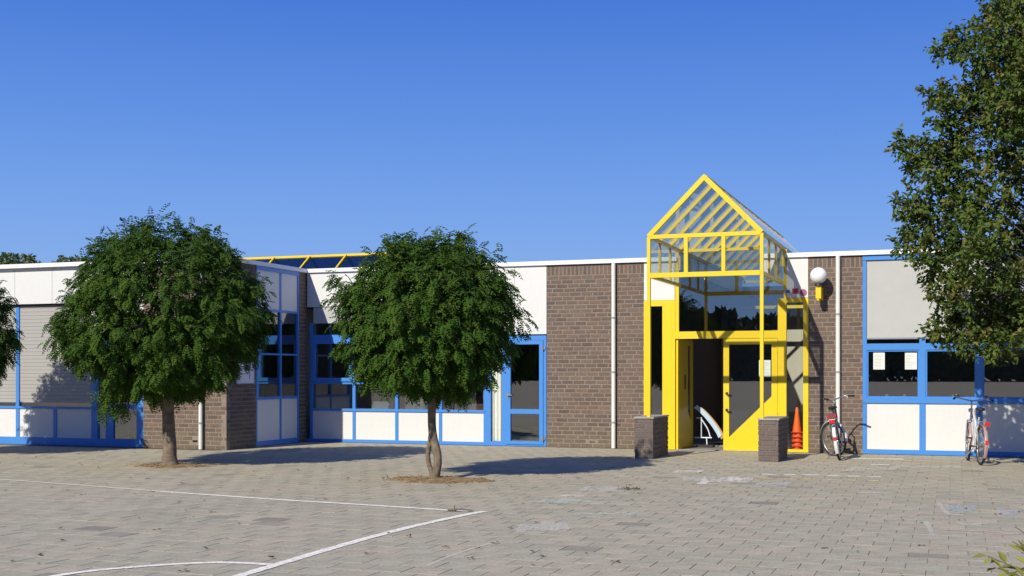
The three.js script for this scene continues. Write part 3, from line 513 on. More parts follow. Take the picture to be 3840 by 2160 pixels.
{ // things on the window boards and in the hall
  const t = thing('display_stand', 'white tubular stand with curved slanting panel in the open doorway', 'stand', [-4.87, 0.012, -1.0]);
  const wt = std(C(0.62, 0.70, 0.74), 0.35), tb = (...p) => tube(p.map(q => V(...q)), 0.014, 0.014, 8);
  part(t, 'frame', [tb([-0.06, 0.19, 0], [-0.06, 0.60, 0]), tb([-0.16, 0.60, 0], [-0.05, 0.60, 0]), tb([-0.20, 0.19, 0], [0.16, 0.19, 0]), tb([-0.06, 0.58, 0], [0.08, 0.36, 0], [0.13, 0.19, 0]), tb([0.05, 0.19, 0], [0.06, 0.05, 0])].map(g => g.toNonIndexed()), wt);
  part(t, 'foot', [bx(-0.12, 0.20, 0, 0.05, -0.15, 0.15)], M.black);
  const pn = new THREE.PlaneGeometry(0.10, 0.72, 3, 12), pp = pn.attributes.position; for (let i = 0; i < pp.count; i++) { const s = Math.min(1, Math.max(0, pp.getY(i) / 0.72 + 0.5)), a = pp.getX(i); pp.setXYZ(i, -0.18 + 0.52 * (1 - s) ** 0.8 + a * 0.7, 0.22 + 0.62 * s ** 0.85 + a * 0.6, 0.03); } pn.computeVertexNormals();
  part(t, 'panel', pn, std(C(0.42, 0.56, 0.66), 0.4, { side: THREE.DoubleSide }));
  part(t, 'edge_strip', [pn.clone().translate(0.055, -0.03, -0.012)], std(C(0.48, 0.26, 0.08), 0.5, { side: THREE.DoubleSide }));
  const m = thing('doormat', 'dark doormat on the hall floor inside the doorway', 'doormat', [-4.55, 0.008, -1.9]); part(m, 'mat', bx(-0.55, 0.75, 0, 0.012, -0.6, 0.5), std(C(0.03, 0.03, 0.032), 1)); part(m, 'edge', [bx(-0.57, 0.77, 0, 0.014, 0.5, 0.525), bx(-0.57, 0.77, 0, 0.014, -0.625, -0.6)], M.steel);
  const cr = thing('craft_box', 'pink craft box on the window board near the blue door', 'box', [-9.62, 0.756, -0.22]); part(cr, 'box', bx(-0.16, 0.16, 0, 0.10, -0.09, 0.09), std(C(0.62, 0.26, 0.20), 0.7)); part(cr, 'lid', bx(-0.165, 0.165, 0.10, 0.125, -0.095, 0.095), std(C(0.70, 0.45, 0.36), 0.7));
  const b2 = thing('paper_stack', 'white stack of paper on the window board behind the tree trunk', 'papers', [-11.9, 0.756, -0.24]); part(b2, 'sheets', [bx(-0.20, 0.20, 0, 0.09, -0.13, 0.13), bx(-0.17, 0.21, 0.09, 0.16, -0.12, 0.12)], M.paper);
  const b3 = thing('book_row', 'row of pale books on the window board behind the tree', 'books', [-10.95, 0.756, -0.2]); const rk = rngOf(31); let x = -0.35; for (let i = 0; i < 9; i++) { const w = 0.03 + rk() * 0.04, h = 0.14 + rk() * 0.10; part(b3, 'book', bx(x, x + w - 0.003, 0, h, -0.08, 0.08), std(C(0.4 + rk() * 0.3, 0.34 + rk() * 0.25, 0.26 + rk() * 0.25), 0.7)); x += w; }
  part(school, 'window_board', bx(-13.5, -9.38, 0.735, 0.755, -0.42, -0.075), M.inner); part(school, 'window_board', bx(-1.55, 3.5, 1.055, 1.075, -0.42, -0.075), M.inner);
  for (const [x2, c] of [[-1.19, C(.70, .70, .68)], [-0.87, C(.55, .62, .58)], [0.0, C(.66, .66, .6)]]) { const k = thing('window_ornament', ['small white ornament on the window board below the first paper', 'small pale ornament on the window board below the second paper', 'small pale cup on the window board of the middle window'][[-1.19, -0.87, 0.0].indexOf(x2)], 'ornament', [x2, 1.076, -0.12]); part(k, 'body', new THREE.LatheGeometry([[0.001, 0], [0.03, 0], [0.038, 0.03], [0.024, 0.06], [0.03, 0.075]].map(p => new THREE.Vector2(...p)), 14), std(c, 0.5, { side: THREE.DoubleSide })); }
}
// ---------------------------------------------------------------- bicycles
// local axes: x forward, y up, z to the rider's right; origin at the rear tyre's contact
function bicycle(label, pos, turn, lean, steer, col) {
  const b = thing('bicycle', label, 'bicycle', pos, turn, 'bicycles parked at the wall');
  b.rotation.order = 'YXZ'; b.rotation.x = lean;
  const WB = 1.06, RW = 0.335, fm = std(col.frame, 0.3, { metalness: 0.3 }), gm = std(col.guard, 0.35), tb = (r, ...p) => tube(p.map(q => V(...q)), r, r, 8).toNonIndexed();
  const fork = new THREE.Group();
  function wheel(parent, x, y) {
    const w = part(parent, 'wheel', new THREE.TorusGeometry(RW - 0.02, 0.021, 10, 48), M.rubber); w.position.set(x, y, 0);
    part(w, 'rim', new THREE.TorusGeometry(RW - 0.048, 0.011, 8, 40), M.steel);
    const sp = []; for (let i = 0; i < 28; i++) { const a = i / 28 * Math.PI * 2, s = i % 2 ? 1 : -1; sp.push(cyl(V(Math.cos(a + 0.25 * s) * 0.02, Math.sin(a + 0.25 * s) * 0.02, 0.026 * s), V(Math.cos(a) * (RW - 0.055), Math.sin(a) * (RW - 0.055), 0), 0.0016, 0.0016, 4)); }
    part(w, 'spokes', sp, M.steel); part(w, 'hub', cyl(V(0, 0, -0.045), V(0, 0, 0.045), 0.022, 0.022, 12), M.steel);
    return w;
  }
  function guard(parent, x, y, a0, a1) {
    const n = 18, s = [], pos = [], idx = []; for (let i = 0; i <= n; i++) { const a = a0 + (a1 - a0) * i / n, r = RW + 0.022; for (const [dz, dr] of [[-0.029, -0.014], [-0.018, 0], [0.018, 0], [0.029, -0.014]]) pos.push(Math.cos(a) * (r + dr), Math.sin(a) * (r + dr), dz); if (i) for (let k = 0; k < 3; k++) { const p = (i - 1) * 4 + k, q = i * 4 + k; idx.push(p, q, p + 1, p + 1, q, q + 1); } } void s;
    const g = new THREE.BufferGeometry(); g.setAttribute('position', new THREE.Float32BufferAttribute(pos, 3)); g.setIndex(idx); g.computeVertexNormals(); g.setAttribute('uv', new THREE.Float32BufferAttribute(new Float32Array(pos.length / 3 * 2), 2));
    const m = part(parent, 'mudguard', g, gm); gm.side = THREE.DoubleSide; m.position.set(x, y, 0); return m;
  }
  wheel(b, 0, RW); guard(b, 0, RW, 0.5, 3.75);
  part(b, 'frame', [tb(0.017, [0.42, 0.29, 0], [0.34, 0.56, 0], [0.27, 0.80, 0]), tb(0.018, [0.42, 0.29, 0], [0.66, 0.52, 0], [0.87, 0.80, 0]), tb(0.015, [0.35, 0.52, 0], [0.60, 0.62, 0], [0.86, 0.86, 0]), tb(0.019, [0.885, 0.73, 0], [0.84, 0.93, 0]),
    tb(0.010, [0, RW, 0.06], [0.40, 0.29, 0.03]), tb(0.010, [0, RW, -0.06], [0.40, 0.29, -0.03]), tb(0.008, [0, RW, 0.06], [0.31, 0.62, 0.02]), tb(0.008, [0, RW, -0.06], [0.31, 0.62, -0.02])], fm);
  const sd = new THREE.SphereGeometry(1, 18, 12), sp = sd.attributes.position; for (let i = 0; i < sp.count; i++) { const x = sp.getX(i); sp.setXYZ(i, x * 0.13, sp.getY(i) * 0.032 * (sp.getY(i) < 0 ? 1.2 : 1), sp.getZ(i) * (0.085 - 0.055 * Math.max(0, x + 0.1))); } sd.computeVertexNormals();
  part(b, 'saddle', [sd.translate(0.25, 0.935, 0).toNonIndexed(), tb(0.012, [0.27, 0.80, 0], [0.255, 0.92, 0])], M.black);
  part(b, 'rack', [tb(0.006, [-0.30, 0.735, 0.055], [0.22, 0.735, 0.055]), tb(0.006, [-0.30, 0.735, -0.055], [0.22, 0.735, -0.055]), tb(0.006, [-0.30, 0.735, -0.055], [-0.30, 0.735, 0.055]), tb(0.006, [-0.05, 0.735, -0.055], [-0.05, 0.735, 0.055]), tb(0.006, [0, RW, 0.07], [-0.18, 0.735, 0.055]), tb(0.006, [0, RW, -0.07], [-0.18, 0.735, -0.055])], M.steel);
  if (col.bag) part(b, 'bag', [bx(-0.30, 0.10, 0.75, 0.83, -0.075, 0.075)], std(col.bag, 0.7));
  part(b, 'rear_light', [new THREE.BoxGeometry(0.035, 0.055, 0.085).translate(-0.325, 0.70, 0)], std(C(0.55, 0.02, 0.015), 0.2));
  part(b, 'reflector', [new THREE.BoxGeometry(0.012, 0.06, 0.05).translate(-0.365, 0.40, 0)], std(C(0.60, 0.03, 0.02), 0.25));
  part(b, 'chain_guard', [poly([[0.02, 0.29], [0.10, 0.25], [0.44, 0.20], [0.52, 0.28], [0.46, 0.38], [0.06, 0.375]], 0.055, 0.02)], std(col.chain, 0.4));
  part(b, 'crank', [cyl(V(0.42, 0.29, -0.09), V(0.42, 0.29, 0.10), 0.016), bar(V(0.42, 0.29, 0.10), V(0.50, 0.15, 0.10), 0.014), bar(V(0.42, 0.29, -0.09), V(0.34, 0.43, -0.09), 0.014), bx(0.45, 0.55, 0.135, 0.16, 0.10, 0.19), bx(0.29, 0.39, 0.42, 0.445, -0.18, -0.09)], M.black);
  part(b, 'kickstand', [tb(0.009, [0.30, 0.28, -0.05], [0.36, 0.01, -0.24])], M.steel);
  // steered assembly, still parts of the bicycle: the pivot is the steering tube
  const st = part(b, 'fork', [tb(0.011, [0.175, -0.555, 0.055], [0.12, -0.30, 0.055], [0.045, -0.17, 0.05]), tb(0.011, [0.175, -0.555, -0.055], [0.12, -0.30, -0.055], [0.045, -0.17, -0.05]), tb(0.012, [0.045, -0.17, -0.05], [0.045, -0.17, 0.05]), tb(0.013, [0.045, -0.17, 0], [-0.02, 0.12, 0])], fm);
  st.position.set(0.885, 0.89, 0); st.rotation.y = steer; void fork;
  wheel(st, 0.175, -0.555); guard(st, 0.175, -0.555, 0.35, 3.3);
  const hb = part(st, 'handlebar', [tb(0.012, [-0.02, 0.10, 0], [0.03, 0.16, 0.0]), tb(0.012, [-0.14, 0.20, 0.30], [-0.02, 0.215, 0.25], [0.035, 0.18, 0.08], [0.035, 0.17, 0], [0.035, 0.18, -0.08], [-0.02, 0.215, -0.25], [-0.14, 0.20, -0.30])], M.steel); void hb;
  part(st, 'grip', [tb(0.018, [-0.20, 0.195, 0.315], [-0.08, 0.21, 0.285])], M.black); part(st, 'grip', [tb(0.018, [-0.20, 0.195, -0.315], [-0.08, 0.21, -0.285])], M.black);
  part(st, 'brake_lever', [tb(0.006, [0.0, 0.21, 0.24], [-0.06, 0.185, 0.29])], M.steel);
  part(st, 'headlamp', [cyl(V(0.07, 0.0, 0), V(0.13, 0.0, 0), 0.03, 0.04, 14)], M.steel);
  st.updateMatrix(); for (const c of [...st.children]) { c.applyMatrix4(st.matrix); b.add(c); }     // parts of the bicycle itself, turned with the fork
  return b;
}
{
  const head = (r, f) => Math.atan2(-(f[1] - r[1]), f[0] - r[0]);
  bicycle('dark bicycle with white mudguards leaning by the downpipe', [-1.90, 0, 1.82], head([-1.90, 1.82], [-1.92, 0.76]), -0.15, 0.8, { frame: C(0.03, 0.03, 0.035), guard: C(0.68, 0.68, 0.68), chain: C(0.05, 0.05, 0.05), bag: C(0.22, 0.03, 0.035) });
  bicycle('silver and red bicycle parked before the blue window', [0.43, 0, 2.20], head([0.43, 2.20], [0.22, 1.17]), 0.05, -0.12, { frame: C(0.60, 0.58, 0.56), guard: C(0.36, 0.24, 0.22), chain: C(0.5, 0.5, 0.5), bag: null });
}
// ---------------------------------------------------------------- foliage
class Leaves {
  constructor() { this.p = []; this.n = []; this.c = []; }
  tri(a, b, c, col) { const e1 = b.clone().sub(a), e2 = c.clone().sub(a), n = e1.cross(e2).normalize(); for (const v of [a, b, c]) { this.p.push(v.x, v.y, v.z); this.n.push(n.x, n.y, n.z); this.c.push(col.r, col.g, col.b); } }
  // one leaf blade, folded a little along its midrib
  blade(at, dir, up, L, W, col) {
    const side = dir.clone().cross(up).normalize(), nn = side.clone().cross(dir).normalize(), m = at.clone().addScaledVector(dir, L * 0.5), tip = at.clone().addScaledVector(dir, L).addScaledVector(nn, -L * 0.12);
    const l = m.clone().addScaledVector(side, W / 2).addScaledVector(nn, W * 0.18), r = m.clone().addScaledVector(side, -W / 2).addScaledVector(nn, W * 0.18);
    this.tri(at, tip, l, col); this.tri(at, r, tip, col);
  }
  geo() { const g = new THREE.BufferGeometry(); g.setAttribute('position', new THREE.Float32BufferAttribute(this.p, 3)); g.setAttribute('normal', new THREE.Float32BufferAttribute(this.n, 3)); g.setAttribute('color', new THREE.Float32BufferAttribute(this.c, 3)); g.setAttribute('uv', new THREE.Float32BufferAttribute(new Float32Array(this.p.length / 3 * 2), 2)); return g; }
}
const leafMat = (o = {}) => new THREE.MeshPhysicalMaterial({ color: C(1, 1, 1), vertexColors: true, roughness: 0.62, side: THREE.DoubleSide, ...o });
M.leaf = leafMat({ transmission: 0.22, thickness: 0, roughness: 0.85, specularIntensity: 0.25 });
M.bark = std(C(0.30, 0.235, 0.165), 0.95, { map: texBark, bumpMap: texBark, bumpScale: 0.012 });
const rdir = (r) => { const z = r() * 2 - 1, a = r() * Math.PI * 2, s = Math.sqrt(1 - z * z); return V(s * Math.cos(a), z, s * Math.sin(a)); };
// a pinnate leaf: drooping stalk with pairs of leaflets
function pinnate(Lv, at, dir, L, n, droop, col, r) {
  let p = at.clone(), d = dir.clone(); const step = L / n; let side = d.clone().cross(V(0, 1, 0)); if (side.lengthSq() < 0.01) side = V(1, 0, 0); side.normalize();
  const roll = (r() - 0.5) * 1.2; side.applyAxisAngle(d, roll);
  for (let i = 0; i < n; i++) {
    d.y -= droop / n; d.normalize(); p.addScaledVector(d, step); const up = side.clone().cross(d).normalize(), s = 0.75 + 0.5 * Math.sin((i + 0.7) / n * Math.PI);
    for (const k of [1, -1]) { const ld = side.clone().multiplyScalar(k).addScaledVector(d, 0.45).addScaledVector(up, -0.25 + (r() - 0.5) * 0.5).normalize(); Lv.blade(p, ld, up, 0.052 * s, 0.025 * s, col); }
  }
  Lv.blade(p, d, side.clone().cross(d), 0.05, 0.025, col);
}
function crownRadius(shape, d) {   // uneven outline: lobes from noise
  const { a, up, lo, seed, lump } = shape, b = d.y > 0 ? up : lo;
  const base = 1 / Math.sqrt((d.x * d.x + d.z * d.z) / (a * a) + d.y * d.y / (b * b));
  return base * (1 + lump * 1.6 * fbm(d.x * 2.1 + seed, d.y * 2.1 - seed, d.z * 2.1 + 3 * seed, 3));
}
const acaciaTints = [[.042, .098, .010], [.050, .106, .011], [.060, .118, .013], [.046, .100, .010], [.074, .122, .014], [.038, .090, .010]];
function ballTree(name, label, pos, shape, trunkPts, o) {
  const r = rngOf(o.seed), t = thing(name, label, 'tree', pos, 0, 'round headed trees in the yard');
  // trunk
  part(t, 'trunk', trunkPts.map(([pts, r0, r1]) => { const g = tube(pts.map(p => V(...p)), r0, r1, 14, 24), q = g.attributes.position; for (let i = 0; i < q.count; i++) { const k = 1 + 0.10 * fbm(q.getX(i) * 14, q.getY(i) * 4, q.getZ(i) * 14 + o.seed, 3), c = pts.reduce((m, p) => Math.abs(p[1] - q.getY(i)) < Math.abs(m[1] - q.getY(i)) ? p : m); q.setX(i, c[0] + (q.getX(i) - c[0]) * k); q.setZ(i, c[2] + (q.getZ(i) - c[2]) * k); } g.computeVertexNormals(); return g.toNonIndexed(); }), M.bark);
  const top = V(...trunkPts[0][0].at(-1)), ctr = V(shape.cx || 0, shape.cy, shape.cz || 0);
  const limbs = []; for (let i = 0; i < 9; i++) { const a = i / 9 * Math.PI * 2 + r(), e = ctr.clone().add(V(Math.cos(a) * shape.a * (0.45 + 0.35 * r()), -0.2 + r() * shape.up * 0.75, Math.sin(a) * shape.a * (0.45 + 0.35 * r()))); limbs.push(tube([top.clone().add(V(0, -0.1, 0)), top.clone().lerp(e, 0.4).add(V(0, 0.12, 0)), e], 0.045, 0.012, 6, 8).toNonIndexed()); }
  part(t, 'limbs', limbs, M.bark);
  const Lv = new Leaves(), col = C(0, 0, 0);
  // leafy shoots gathered in tufts, so the crown breaks into lit heads and dark gaps
  const nt = o.tuftCount, per = Math.round(o.shoots / nt);
  for (let j = 0; j < nt + 80; j++) {
    const inner = j >= nt, gy = 1 - 2 * (j + 0.5) / nt, ga = j * 2.39996 + 0.5 * r(), gs = Math.sqrt(Math.max(0, 1 - gy * gy));
    const d = inner ? rdir(r) : V(gs * Math.cos(ga), gy, gs * Math.sin(ga)).add(rdir(r).multiplyScalar(0.16)).normalize(), R0 = crownRadius(shape, d), tr = inner ? 0.45 : 0.19 + 0.14 * r();
    const tc = ctr.clone().addScaledVector(d, inner ? R0 * (0.40 + 0.32 * r()) : R0 - tr * 0.75 + (r() - 0.5) * 0.2);
    for (let i = 0; i < per; i++) {
      const q = rdir(r), base = tc.clone().addScaledVector(q, tr * Math.pow(r(), 0.5)); base.y -= 0.06 * r();
      const sd = d.clone().multiplyScalar(0.7).add(q.multiplyScalar(0.8)).add(V(0, d.y > 0.55 ? 0.3 : -0.35, 0)).normalize(), nl = 3 + Math.floor(r() * 3);
      for (let k = 0; k < nl; k++) {
        const at = base.clone().addScaledVector(sd, k * 0.035), ld = sd.clone().add(rdir(r).multiplyScalar(0.8)).normalize();
        col.setRGB(...acaciaTints[Math.floor(r() * acaciaTints.length)]);
        pinnate(Lv, at, ld, 0.13 + 0.08 * r(), 5, 0.9 + 0.9 * r(), col, r);
      }
    }
  }
  for (const [dx, dy, dz, n, rad] of o.tufts || []) for (let i = 0; i < n; i++) { const at = ctr.clone().add(V(dx, dy, dz)).add(rdir(r).multiplyScalar(rad * Math.cbrt(r()))), _ = col.setRGB(...acaciaTints[Math.floor(r() * acaciaTints.length)]); void _; pinnate(Lv, at, rdir(r).add(V(0, dy > 0 ? 0.6 : -0.8, 0)).normalize(), 0.18 + 0.1 * r(), 5, 1.1, col, r); }
  part(t, 'crown', Lv.geo(), M.leaf);
  return t;
}
ballTree('acacia_tree', 'largest round headed tree with straight trunk before the brick wing', [-12.274, 0, 7.033], { a: 1.68, up: 1.53, lo: 1.16, cy: 2.45, cx: -0.14, seed: 2.3, lump: 0.15 },
  [[[[0, -0.02, 0], [0.005, 0.15, 0], [-0.01, 0.5, 0], [-0.03, 0.9, 0.0], [-0.05, 1.4, 0], [-0.08, 2.1, 0]], 0.118, 0.07], [[[0.03, -0.02, 0.02], [0.01, 0.06, 0.01], [0, 0.25, 0]], 0.15, 0.10]], { seed: 301, shoots: 2300, tuftCount: 150, tufts: [[-0.72, -1.30, 0.35, 130, 0.30], [-0.05, 1.50, 0, 40, 0.26], [-0.35, 1.38, 0.2, 30, 0.22]] });
ballTree('acacia_tree', 'round headed tree with twisted forked trunk before the blue windows', [-7.14, 0, 7.814], { a: 1.25, up: 1.10, lo: 1.03, cy: 2.38, cx: -0.05, seed: 7.9, lump: 0.12 },
  [[[[0.03, -0.02, 0], [0.055, 0.10, 0.02], [0.085, 0.26, 0.03], [0.06, 0.42, 0.02], [0.01, 0.56, 0], [-0.02, 0.75, 0], [-0.02, 1.2, 0], [0.0, 1.7, 0], [0.0, 2.1, 0]], 0.062, 0.06], [[[0.0, -0.02, 0.02], [-0.025, 0.10, 0.01], [-0.075, 0.24, 0.0], [-0.085, 0.38, 0.0], [-0.055, 0.54, 0], [-0.03, 0.70, 0]], 0.036, 0.036], [[[0.02, -0.03, 0.01], [0.02, 0.10, 0.01]], 0.10, 0.06]], { seed: 512, shoots: 1750, tuftCount: 115, tufts: [[0.3, 1.08, 0, 30, 0.2], [-0.45, 1.0, 0.1, 30, 0.22], [1.05, 0.05, 0.2, 20, 0.2]] });
ballTree('acacia_tree', 'round headed tree shading the shuttered wing windows', [-18.0, 0, 6.3], { a: 1.46, up: 1.45, lo: 1.2, cy: 2.28, cx: -0.1, seed: 4.4, lump: 0.14 },
  [[[[0, -0.02, 0], [0.02, 0.5, 0], [0, 1.1, 0], [0, 2.0, 0]], 0.11, 0.07]], { seed: 733, shoots: 1750, tuftCount: 115 });

// ---- tall broad leaved tree beside the right hand windows
function broadClump(Lv, c, rad, n, r, pal, L0 = 0.09) {
  const col = C(0, 0, 0), up = V(0, 1, 0);
  for (let i = 0; i < n; i++) {
    const d = rdir(r), at = c.clone().addScaledVector(d, rad * Math.pow(r(), 0.45)).add(V(0, 0, 0)), tw = d.clone().add(rdir(r)).normalize();
    const nl = 5 + Math.floor(r() * 4), k = pal[Math.floor(r() * pal.length)], v = 0.8 + 0.4 * r();
    for (let q = 0; q < nl; q++) { const p = at.clone().addScaledVector(tw, q * 0.028), ld = tw.clone().add(rdir(r).multiplyScalar(1.3)).normalize(); col.setRGB(k[0] * v, k[1] * v, k[2] * v); Lv.blade(p, ld, rdir(r).multiplyScalar(0.8).add(up).normalize(), L0 * (0.7 + 0.6 * r()), L0 * 0.72 * (0.7 + 0.5 * r()), col); }
  }
}
{
  const r = rngOf(9090), Z = 3.5, base = V(2.05, 0, 3.9);
  const t = thing('maple_tree', 'tall broad leaved tree beside the right hand classroom windows', 'tree', [0, 0, 0]);
  part(t, 'trunk', tube([V(2.05, -0.02, 3.9), V(2.02, 1.2, 3.9), V(2.0, 3.2, 3.85), V(2.05, 5.5, 3.8), V(2.0, 8.3, 3.8)], 0.19, 0.04, 12, 20), M.bark);
  // outer sprays, read from the photograph's outline, then the body of the crown
  const tips = [[3770, 40, .30], [3800, 130, .34], [3690, 95, .20], [3585, 160, .22], [3660, 190, .24], [3545, 190, .16], [3720, 250, .30], [3800, 330, .36], [3670, 330, .22], [3700, 410, .26], [3520, 350, .18], [3580, 370, .20], [3540, 420, .18], [3560, 480, .2], [3600, 540, .22], [3650, 470, .2], [3390, 545, .15], [3440, 575, .20], [3500, 600, .22], [3560, 600, .24], [3420, 640, .16], [3640, 640, .30], [3560, 700, .26], [3750, 560, .34], [3810, 640, .34], [3500, 680, .2], [3395, 770, .16], [3450, 780, .22], [3520, 800, .26], [3600, 780, .3], [3440, 850, .22], [3700, 760, .34], [3390, 915, .16], [3450, 930, .22], [3530, 910, .28], [3620, 890, .32], [3720, 880, .34], [3500, 1000, .24], [3580, 1010, .3], [3680, 1000, .34], [3540, 1090, .22], [3620, 1110, .3], [3730, 1110, .36], [3560, 1170, .2], [3500, 1250, .10], [3545, 1225, .16], [3640, 1210, .28], [3740, 1220, .32], [3580, 1285, .12], [3660, 1285, .20], [3760, 1300, .24], [3820, 1210, .3], [3830, 1080, .34], [3830, 950, .34], [3830, 820, .34], [3835, 470, .34], [3830, 230, .3]];
  const Lv = new Leaves(), pal = [[.085, .130, .024], [.070, .115, .020], [.110, .142, .028], [.058, .098, .018], [.145, .145, .036], [.080, .122, .022]], br = [];
  for (const [x, y, rad] of tips) {
    const z = Z + (r() - 0.5) * 1.1, c = onZ(x, y, z); broadClump(Lv, c, rad * 0.95, Math.round(18 + 500 * rad * rad), r, pal);
    const j = V(2.03, Math.max(1.6, c.y - 0.9 - 0.5 * Math.abs(c.x - 2.03)), 3.85); if (rad > 0.15) br.push(tube([j, j.clone().lerp(c, 0.35).add(V(0.05 * r(), 0.10 + 0.12 * r(), -0.35 - 0.2 * r())), j.clone().lerp(c, 0.72).add(V(0, 0.10 * r(), -0.18)), c], 0.020, 0.004, 5, 10).toNonIndexed());
  }
  for (let i = 0; i < 120; i++) {   // inside and far side of the crown
    const y = 2.2 + r() * 6.6, w = 2.35 * Math.sqrt(Math.max(0.05, 1 - Math.pow((y - 4.4) / 4.9, 2))), a = r() * Math.PI * 2, q = Math.sqrt(r()), c = V(2.05 + Math.cos(a) * w * q, y, 3.95 + Math.sin(a) * w * 0.75 * q);
    const dx = c.x, dz = CAMZ - c.z, px = 1920 + KF * (dx * CO + dz * SI) / (-dx * SI + dz * CO); const lim = (y > 4.6 ? 3830 : 3730) - 140 * Math.sin(Math.PI * Math.min(1, Math.max(0, (y - 1.8) / 5.5)));
    if (px < lim) continue;
    broadClump(Lv, c, 0.42, 60, r, pal); if (i % 3 === 0) br.push(tube([V(2.03, Math.max(1.5, y - 1.0), 3.85), V(2.03, Math.max(1.6, y - 0.7), 3.8).lerp(c, 0.5).add(V(0, 0.15, -0.2)), c], 0.024, 0.006, 5, 8).toNonIndexed());
  }
  part(t, 'branches', br, M.bark); part(t, 'crown', Lv.geo(), M.leaf);
}
// ---- trees far behind the wing
for (const [x, y, z, rad, lbl] of [[-41.9, 5.25, -22, 1.6, 'distant tree crown rising behind the wing roof at the shutters'], [-38.6, 5.1, -22.5, 1.65, 'distant tree crown rising behind the wing roof beside the acacia']]) {
  const r = rngOf(Math.round(-x * 10)), t = thing('distant_tree', lbl, 'tree', [x, 0, z], 0, 'distant trees'); part(t, 'trunk', tube([V(0, -0.02, 0), V(0.1, 2, 0), V(0, y, 0)], 0.22, 0.08, 8, 8), M.bark);
  const Lv = new Leaves(); for (let i = 0; i < 80; i++) { const d = rdir(r); broadClump(Lv, V(0, y, 0).add(V(d.x * rad * 1.3, d.y * rad * 0.95, d.z * rad).multiplyScalar(0.45 + 0.5 * r())), 0.62, 70, r, [[.15, .20, .085], [.13, .18, .075], [.18, .215, .10]], 0.2); }
  part(t, 'crown', Lv.geo(), M.leaf);
}
// ---- shrub at the right edge of the yard
{
  const r = rngOf(616), t = thing('garden_shrub', 'young shrub with arching stems and yellow green leaves on the paving edge', 'shrub', [0, 0, 0]), Lv = new Leaves(), st = [];
  const root = V(0.95, 0, 17.6), at = (x, y, z) => onZ(x, y, z);
  const tipsS = [[3705, 2085, 17.5], [3740, 2130, 17.55], [3795, 2030, 17.4], [3830, 2070, 17.6], [3790, 2165, 17.7], [3870, 2010, 17.5], [3860, 2120, 17.6], [3840, 2170, 17.7], [3805, 1975, 17.45]];
  for (const [x, y, z] of tipsS) {
    const e = at(x, y, z), m = root.clone().lerp(e, 0.55).add(V(0.06, 0.10, 0)); const c = new THREE.CatmullRomCurve3([root, m, e]); st.push(tube([root, m, e], 0.007, 0.0025, 6, 14).toNonIndexed());
    for (let k = 0; k < 14; k++) { const s = 0.55 + 0.45 * k / 13, p = c.getPoint(s), tg = c.getTangent(s), v = 0.8 + 0.5 * r(); if (y < 2040 && k > 4 && x < 3820) continue; Lv.blade(p, tg.clone().add(rdir(r).multiplyScalar(0.9)).normalize(), rdir(r).multiplyScalar(0.5).add(V(0, 1, 0)).normalize(), 0.07 + 0.03 * r(), 0.040, C(0.20 * v, 0.21 * v, 0.045 * v)); }
  }
  for (let k = 0; k < 420; k++) { const p = root.clone().add(V((r() - 0.35) * 0.5, 0.08 + r() * 0.34, (r() - 0.5) * 0.5)); Lv.blade(p, rdir(r), V(0, 1, 0), 0.06, 0.032, C(0.14 + 0.05 * r(), 0.17 + 0.05 * r(), 0.035)); }
  part(t, 'stems', st, M.bark); part(t, 'leaves', Lv.geo(), M.leaf);
}
// ---- belt of trees behind the photographer, seen in the window panes
{
  const r = rngOf(2024), Lv = new Leaves(), col = C(0, 0, 0);
  for (let i = 0; i < 16000; i++) { const x = -330 + r() * 460, h = 12.5 + 5 * fbm(x * 0.03, 1.3, 4.4, 3) * 2, y = Math.pow(r(), 0.9) * h, z = 222 + (r() - 0.5) * 10, v = 0.8 + 0.4 * r(); col.setRGB(0.05 * v, 0.062 * v, 0.02 * v); for (let q = 0; q < 2; q++) Lv.blade(V(x + 2 * r(), y + r(), z + r()), rdir(r), rdir(r), 2.8, 2.0, col); }
  const m = part(scene, numbered('tree_belt'), Lv.geo(), leafMat({ roughness: 0.9 })); tag(m, 'dark belt of trees on the far side of the yard', 'trees', null, 'stuff');
}
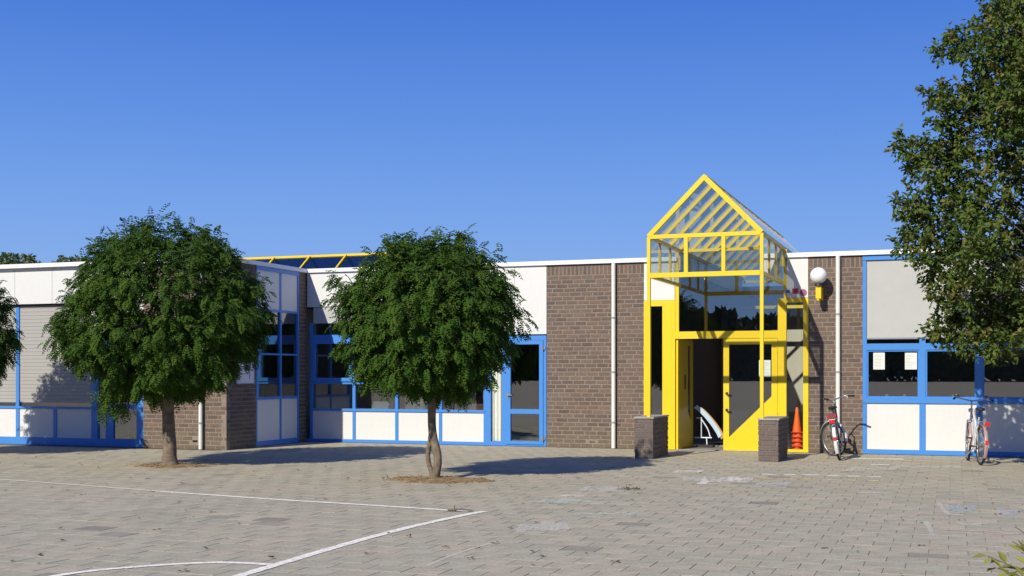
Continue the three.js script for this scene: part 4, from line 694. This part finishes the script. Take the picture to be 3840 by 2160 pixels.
// ---------------------------------------------------------------- soil round the trunks, litter
function soilPatch(cx, cz, rx, rz, label, seed) {
  const r = rngOf(seed), n = 56, rings = 7, pos = [cx, 0.028, cz], col = [], idx = [], cc = (k) => { const v = 0.75 + 0.5 * r(); return [.33 * v * k, .225 * v * k, .105 * v * k]; }; col.push(...cc(1));
  for (let j = 1; j <= rings; j++) for (let i = 0; i < n; i++) { const a = i / n * Math.PI * 2, q = j / rings, k = 1 + 0.9 * fbm(Math.cos(a) * 1.6 + seed, Math.sin(a) * 1.6, 0.3, 4); pos.push(cx + Math.cos(a) * rx * q * k, 0.028 * (1 - q * q) + 0.006 * r() * (1 - q) + (j === rings ? -0.004 : 0.004), cz + Math.sin(a) * rz * q * k); col.push(...cc(0.85 + 0.3 * r())); }
  for (let i = 0; i < n; i++) idx.push(0, 1 + (i + 1) % n, 1 + i); for (let j = 0; j < rings - 1; j++) for (let i = 0; i < n; i++) { const a = 1 + j * n + i, b = 1 + j * n + (i + 1) % n; idx.push(a, b, a + n, b, b + n, a + n); }
  const g = new THREE.BufferGeometry(); g.setAttribute('position', new THREE.Float32BufferAttribute(pos, 3)); g.setAttribute('color', new THREE.Float32BufferAttribute(col, 3)); g.setAttribute('uv', new THREE.Float32BufferAttribute(pos.flatMap((v, i) => i % 3 === 0 ? [pos[i], pos[i + 2]] : []), 2)); g.setIndex(idx); g.computeVertexNormals();
  const m = part(scene, numbered('soil_patch'), g, std(C(1, 1, 1), 1, { vertexColors: true, map: texConcrete })); tag(m, label, 'soil', null, 'stuff');
  const Lv = new Leaves(); for (let i = 0; i < 240; i++) { const a = r() * 6.283, q = Math.pow(r(), 0.6) * 1.25, v = 0.7 + 0.7 * r(); Lv.blade(V(cx + Math.cos(a) * rx * q, 0.006 + 0.026 * Math.max(0, 1 - q * q), cz + Math.sin(a) * rz * q), V(r() - 0.5, 0.15 * r(), r() - 0.5).normalize(), V(0, 1, 0), 0.05, 0.02, C(.28 * v, .19 * v, .085 * v)); }
  part(m, 'dry_leaves', Lv.geo(), M.litter).userData.kind = 'stuff';
}
M.litter = leafMat({ roughness: 0.95 });
soilPatch(-12.25, 6.98, 0.62, 0.48, 'brown soil and dry leaves round the straight trunk', 3);
soilPatch(-7.05, 7.95, 0.72, 0.5, 'brown soil and dry leaves round the twisted trunk', 8);
{
  const r = rngOf(88), Lv = new Leaves();
  for (let i = 0; i < 260; i++) { const x = -17 + r() * 19, z = 3.5 + r() * 14, k = r(), v = 0.6 + 0.6 * r(), n = k < 0.4 ? 3 : 1; for (let q = 0; q < n; q++) Lv.blade(V(x + (r() - 0.5) * 0.03, 0.006 + 0.006 * r(), z + (r() - 0.5) * 0.03), V(r() - 0.5, 0.1 * r(), r() - 0.5).normalize(), V(0, 1, 0), 0.025 + 0.025 * r(), 0.024, C(.13 * v, .10 * v, .065 * v)); }
  const m = part(scene, numbered('leaf_litter'), Lv.geo(), M.litter); tag(m, 'small dry brown leaves and crumbs scattered over the pavers', 'litter', null, 'stuff');
  const tw = thing('fallen_twig', 'dark forked twig lying by the corner of the white court lines', 'twig', [0, 0, 0]), a = onGround(1680, 1917), b = onGround(1775, 1921), c = onGround(1705, 1905);
  part(tw, 'stem', tube([a.clone().setY(0.012), a.clone().lerp(b, 0.5).setY(0.03), b.clone().setY(0.014)], 0.014, 0.007, 6).toNonIndexed(), M.bark); part(tw, 'side_shoot', tube([a.clone().lerp(b, 0.25).setY(0.018), c.clone().setY(0.03)], 0.009, 0.004, 5), M.bark);
  const sp = thing('fallen_sprig', 'fallen green sprig lying on the pavers before the entrance', 'sprig', [0, 0, 0]), s0 = onGround(2312, 1836), s1 = onGround(2400, 1838), L2 = new Leaves();
  part(sp, 'stem', tube([s0.setY(0.008), s1.clone().setY(0.02)], 0.007, 0.004, 5), M.bark); for (let i = 0; i < 34; i++) { const q = Math.pow(r(), 0.6); L2.blade(s0.clone().lerp(s1, q).add(V((r() - 0.5) * 0.09, 0.008 + 0.015 * r(), (r() - 0.5) * 0.09)), V(r() - 0.5, 0.2 * r(), r() - 0.5).normalize(), V(0, 1, 0), 0.05, 0.02, C(.09, .10, .035)); }
  part(sp, 'leaves', L2.geo(), M.litter);
}
renderer.render(scene, camera);
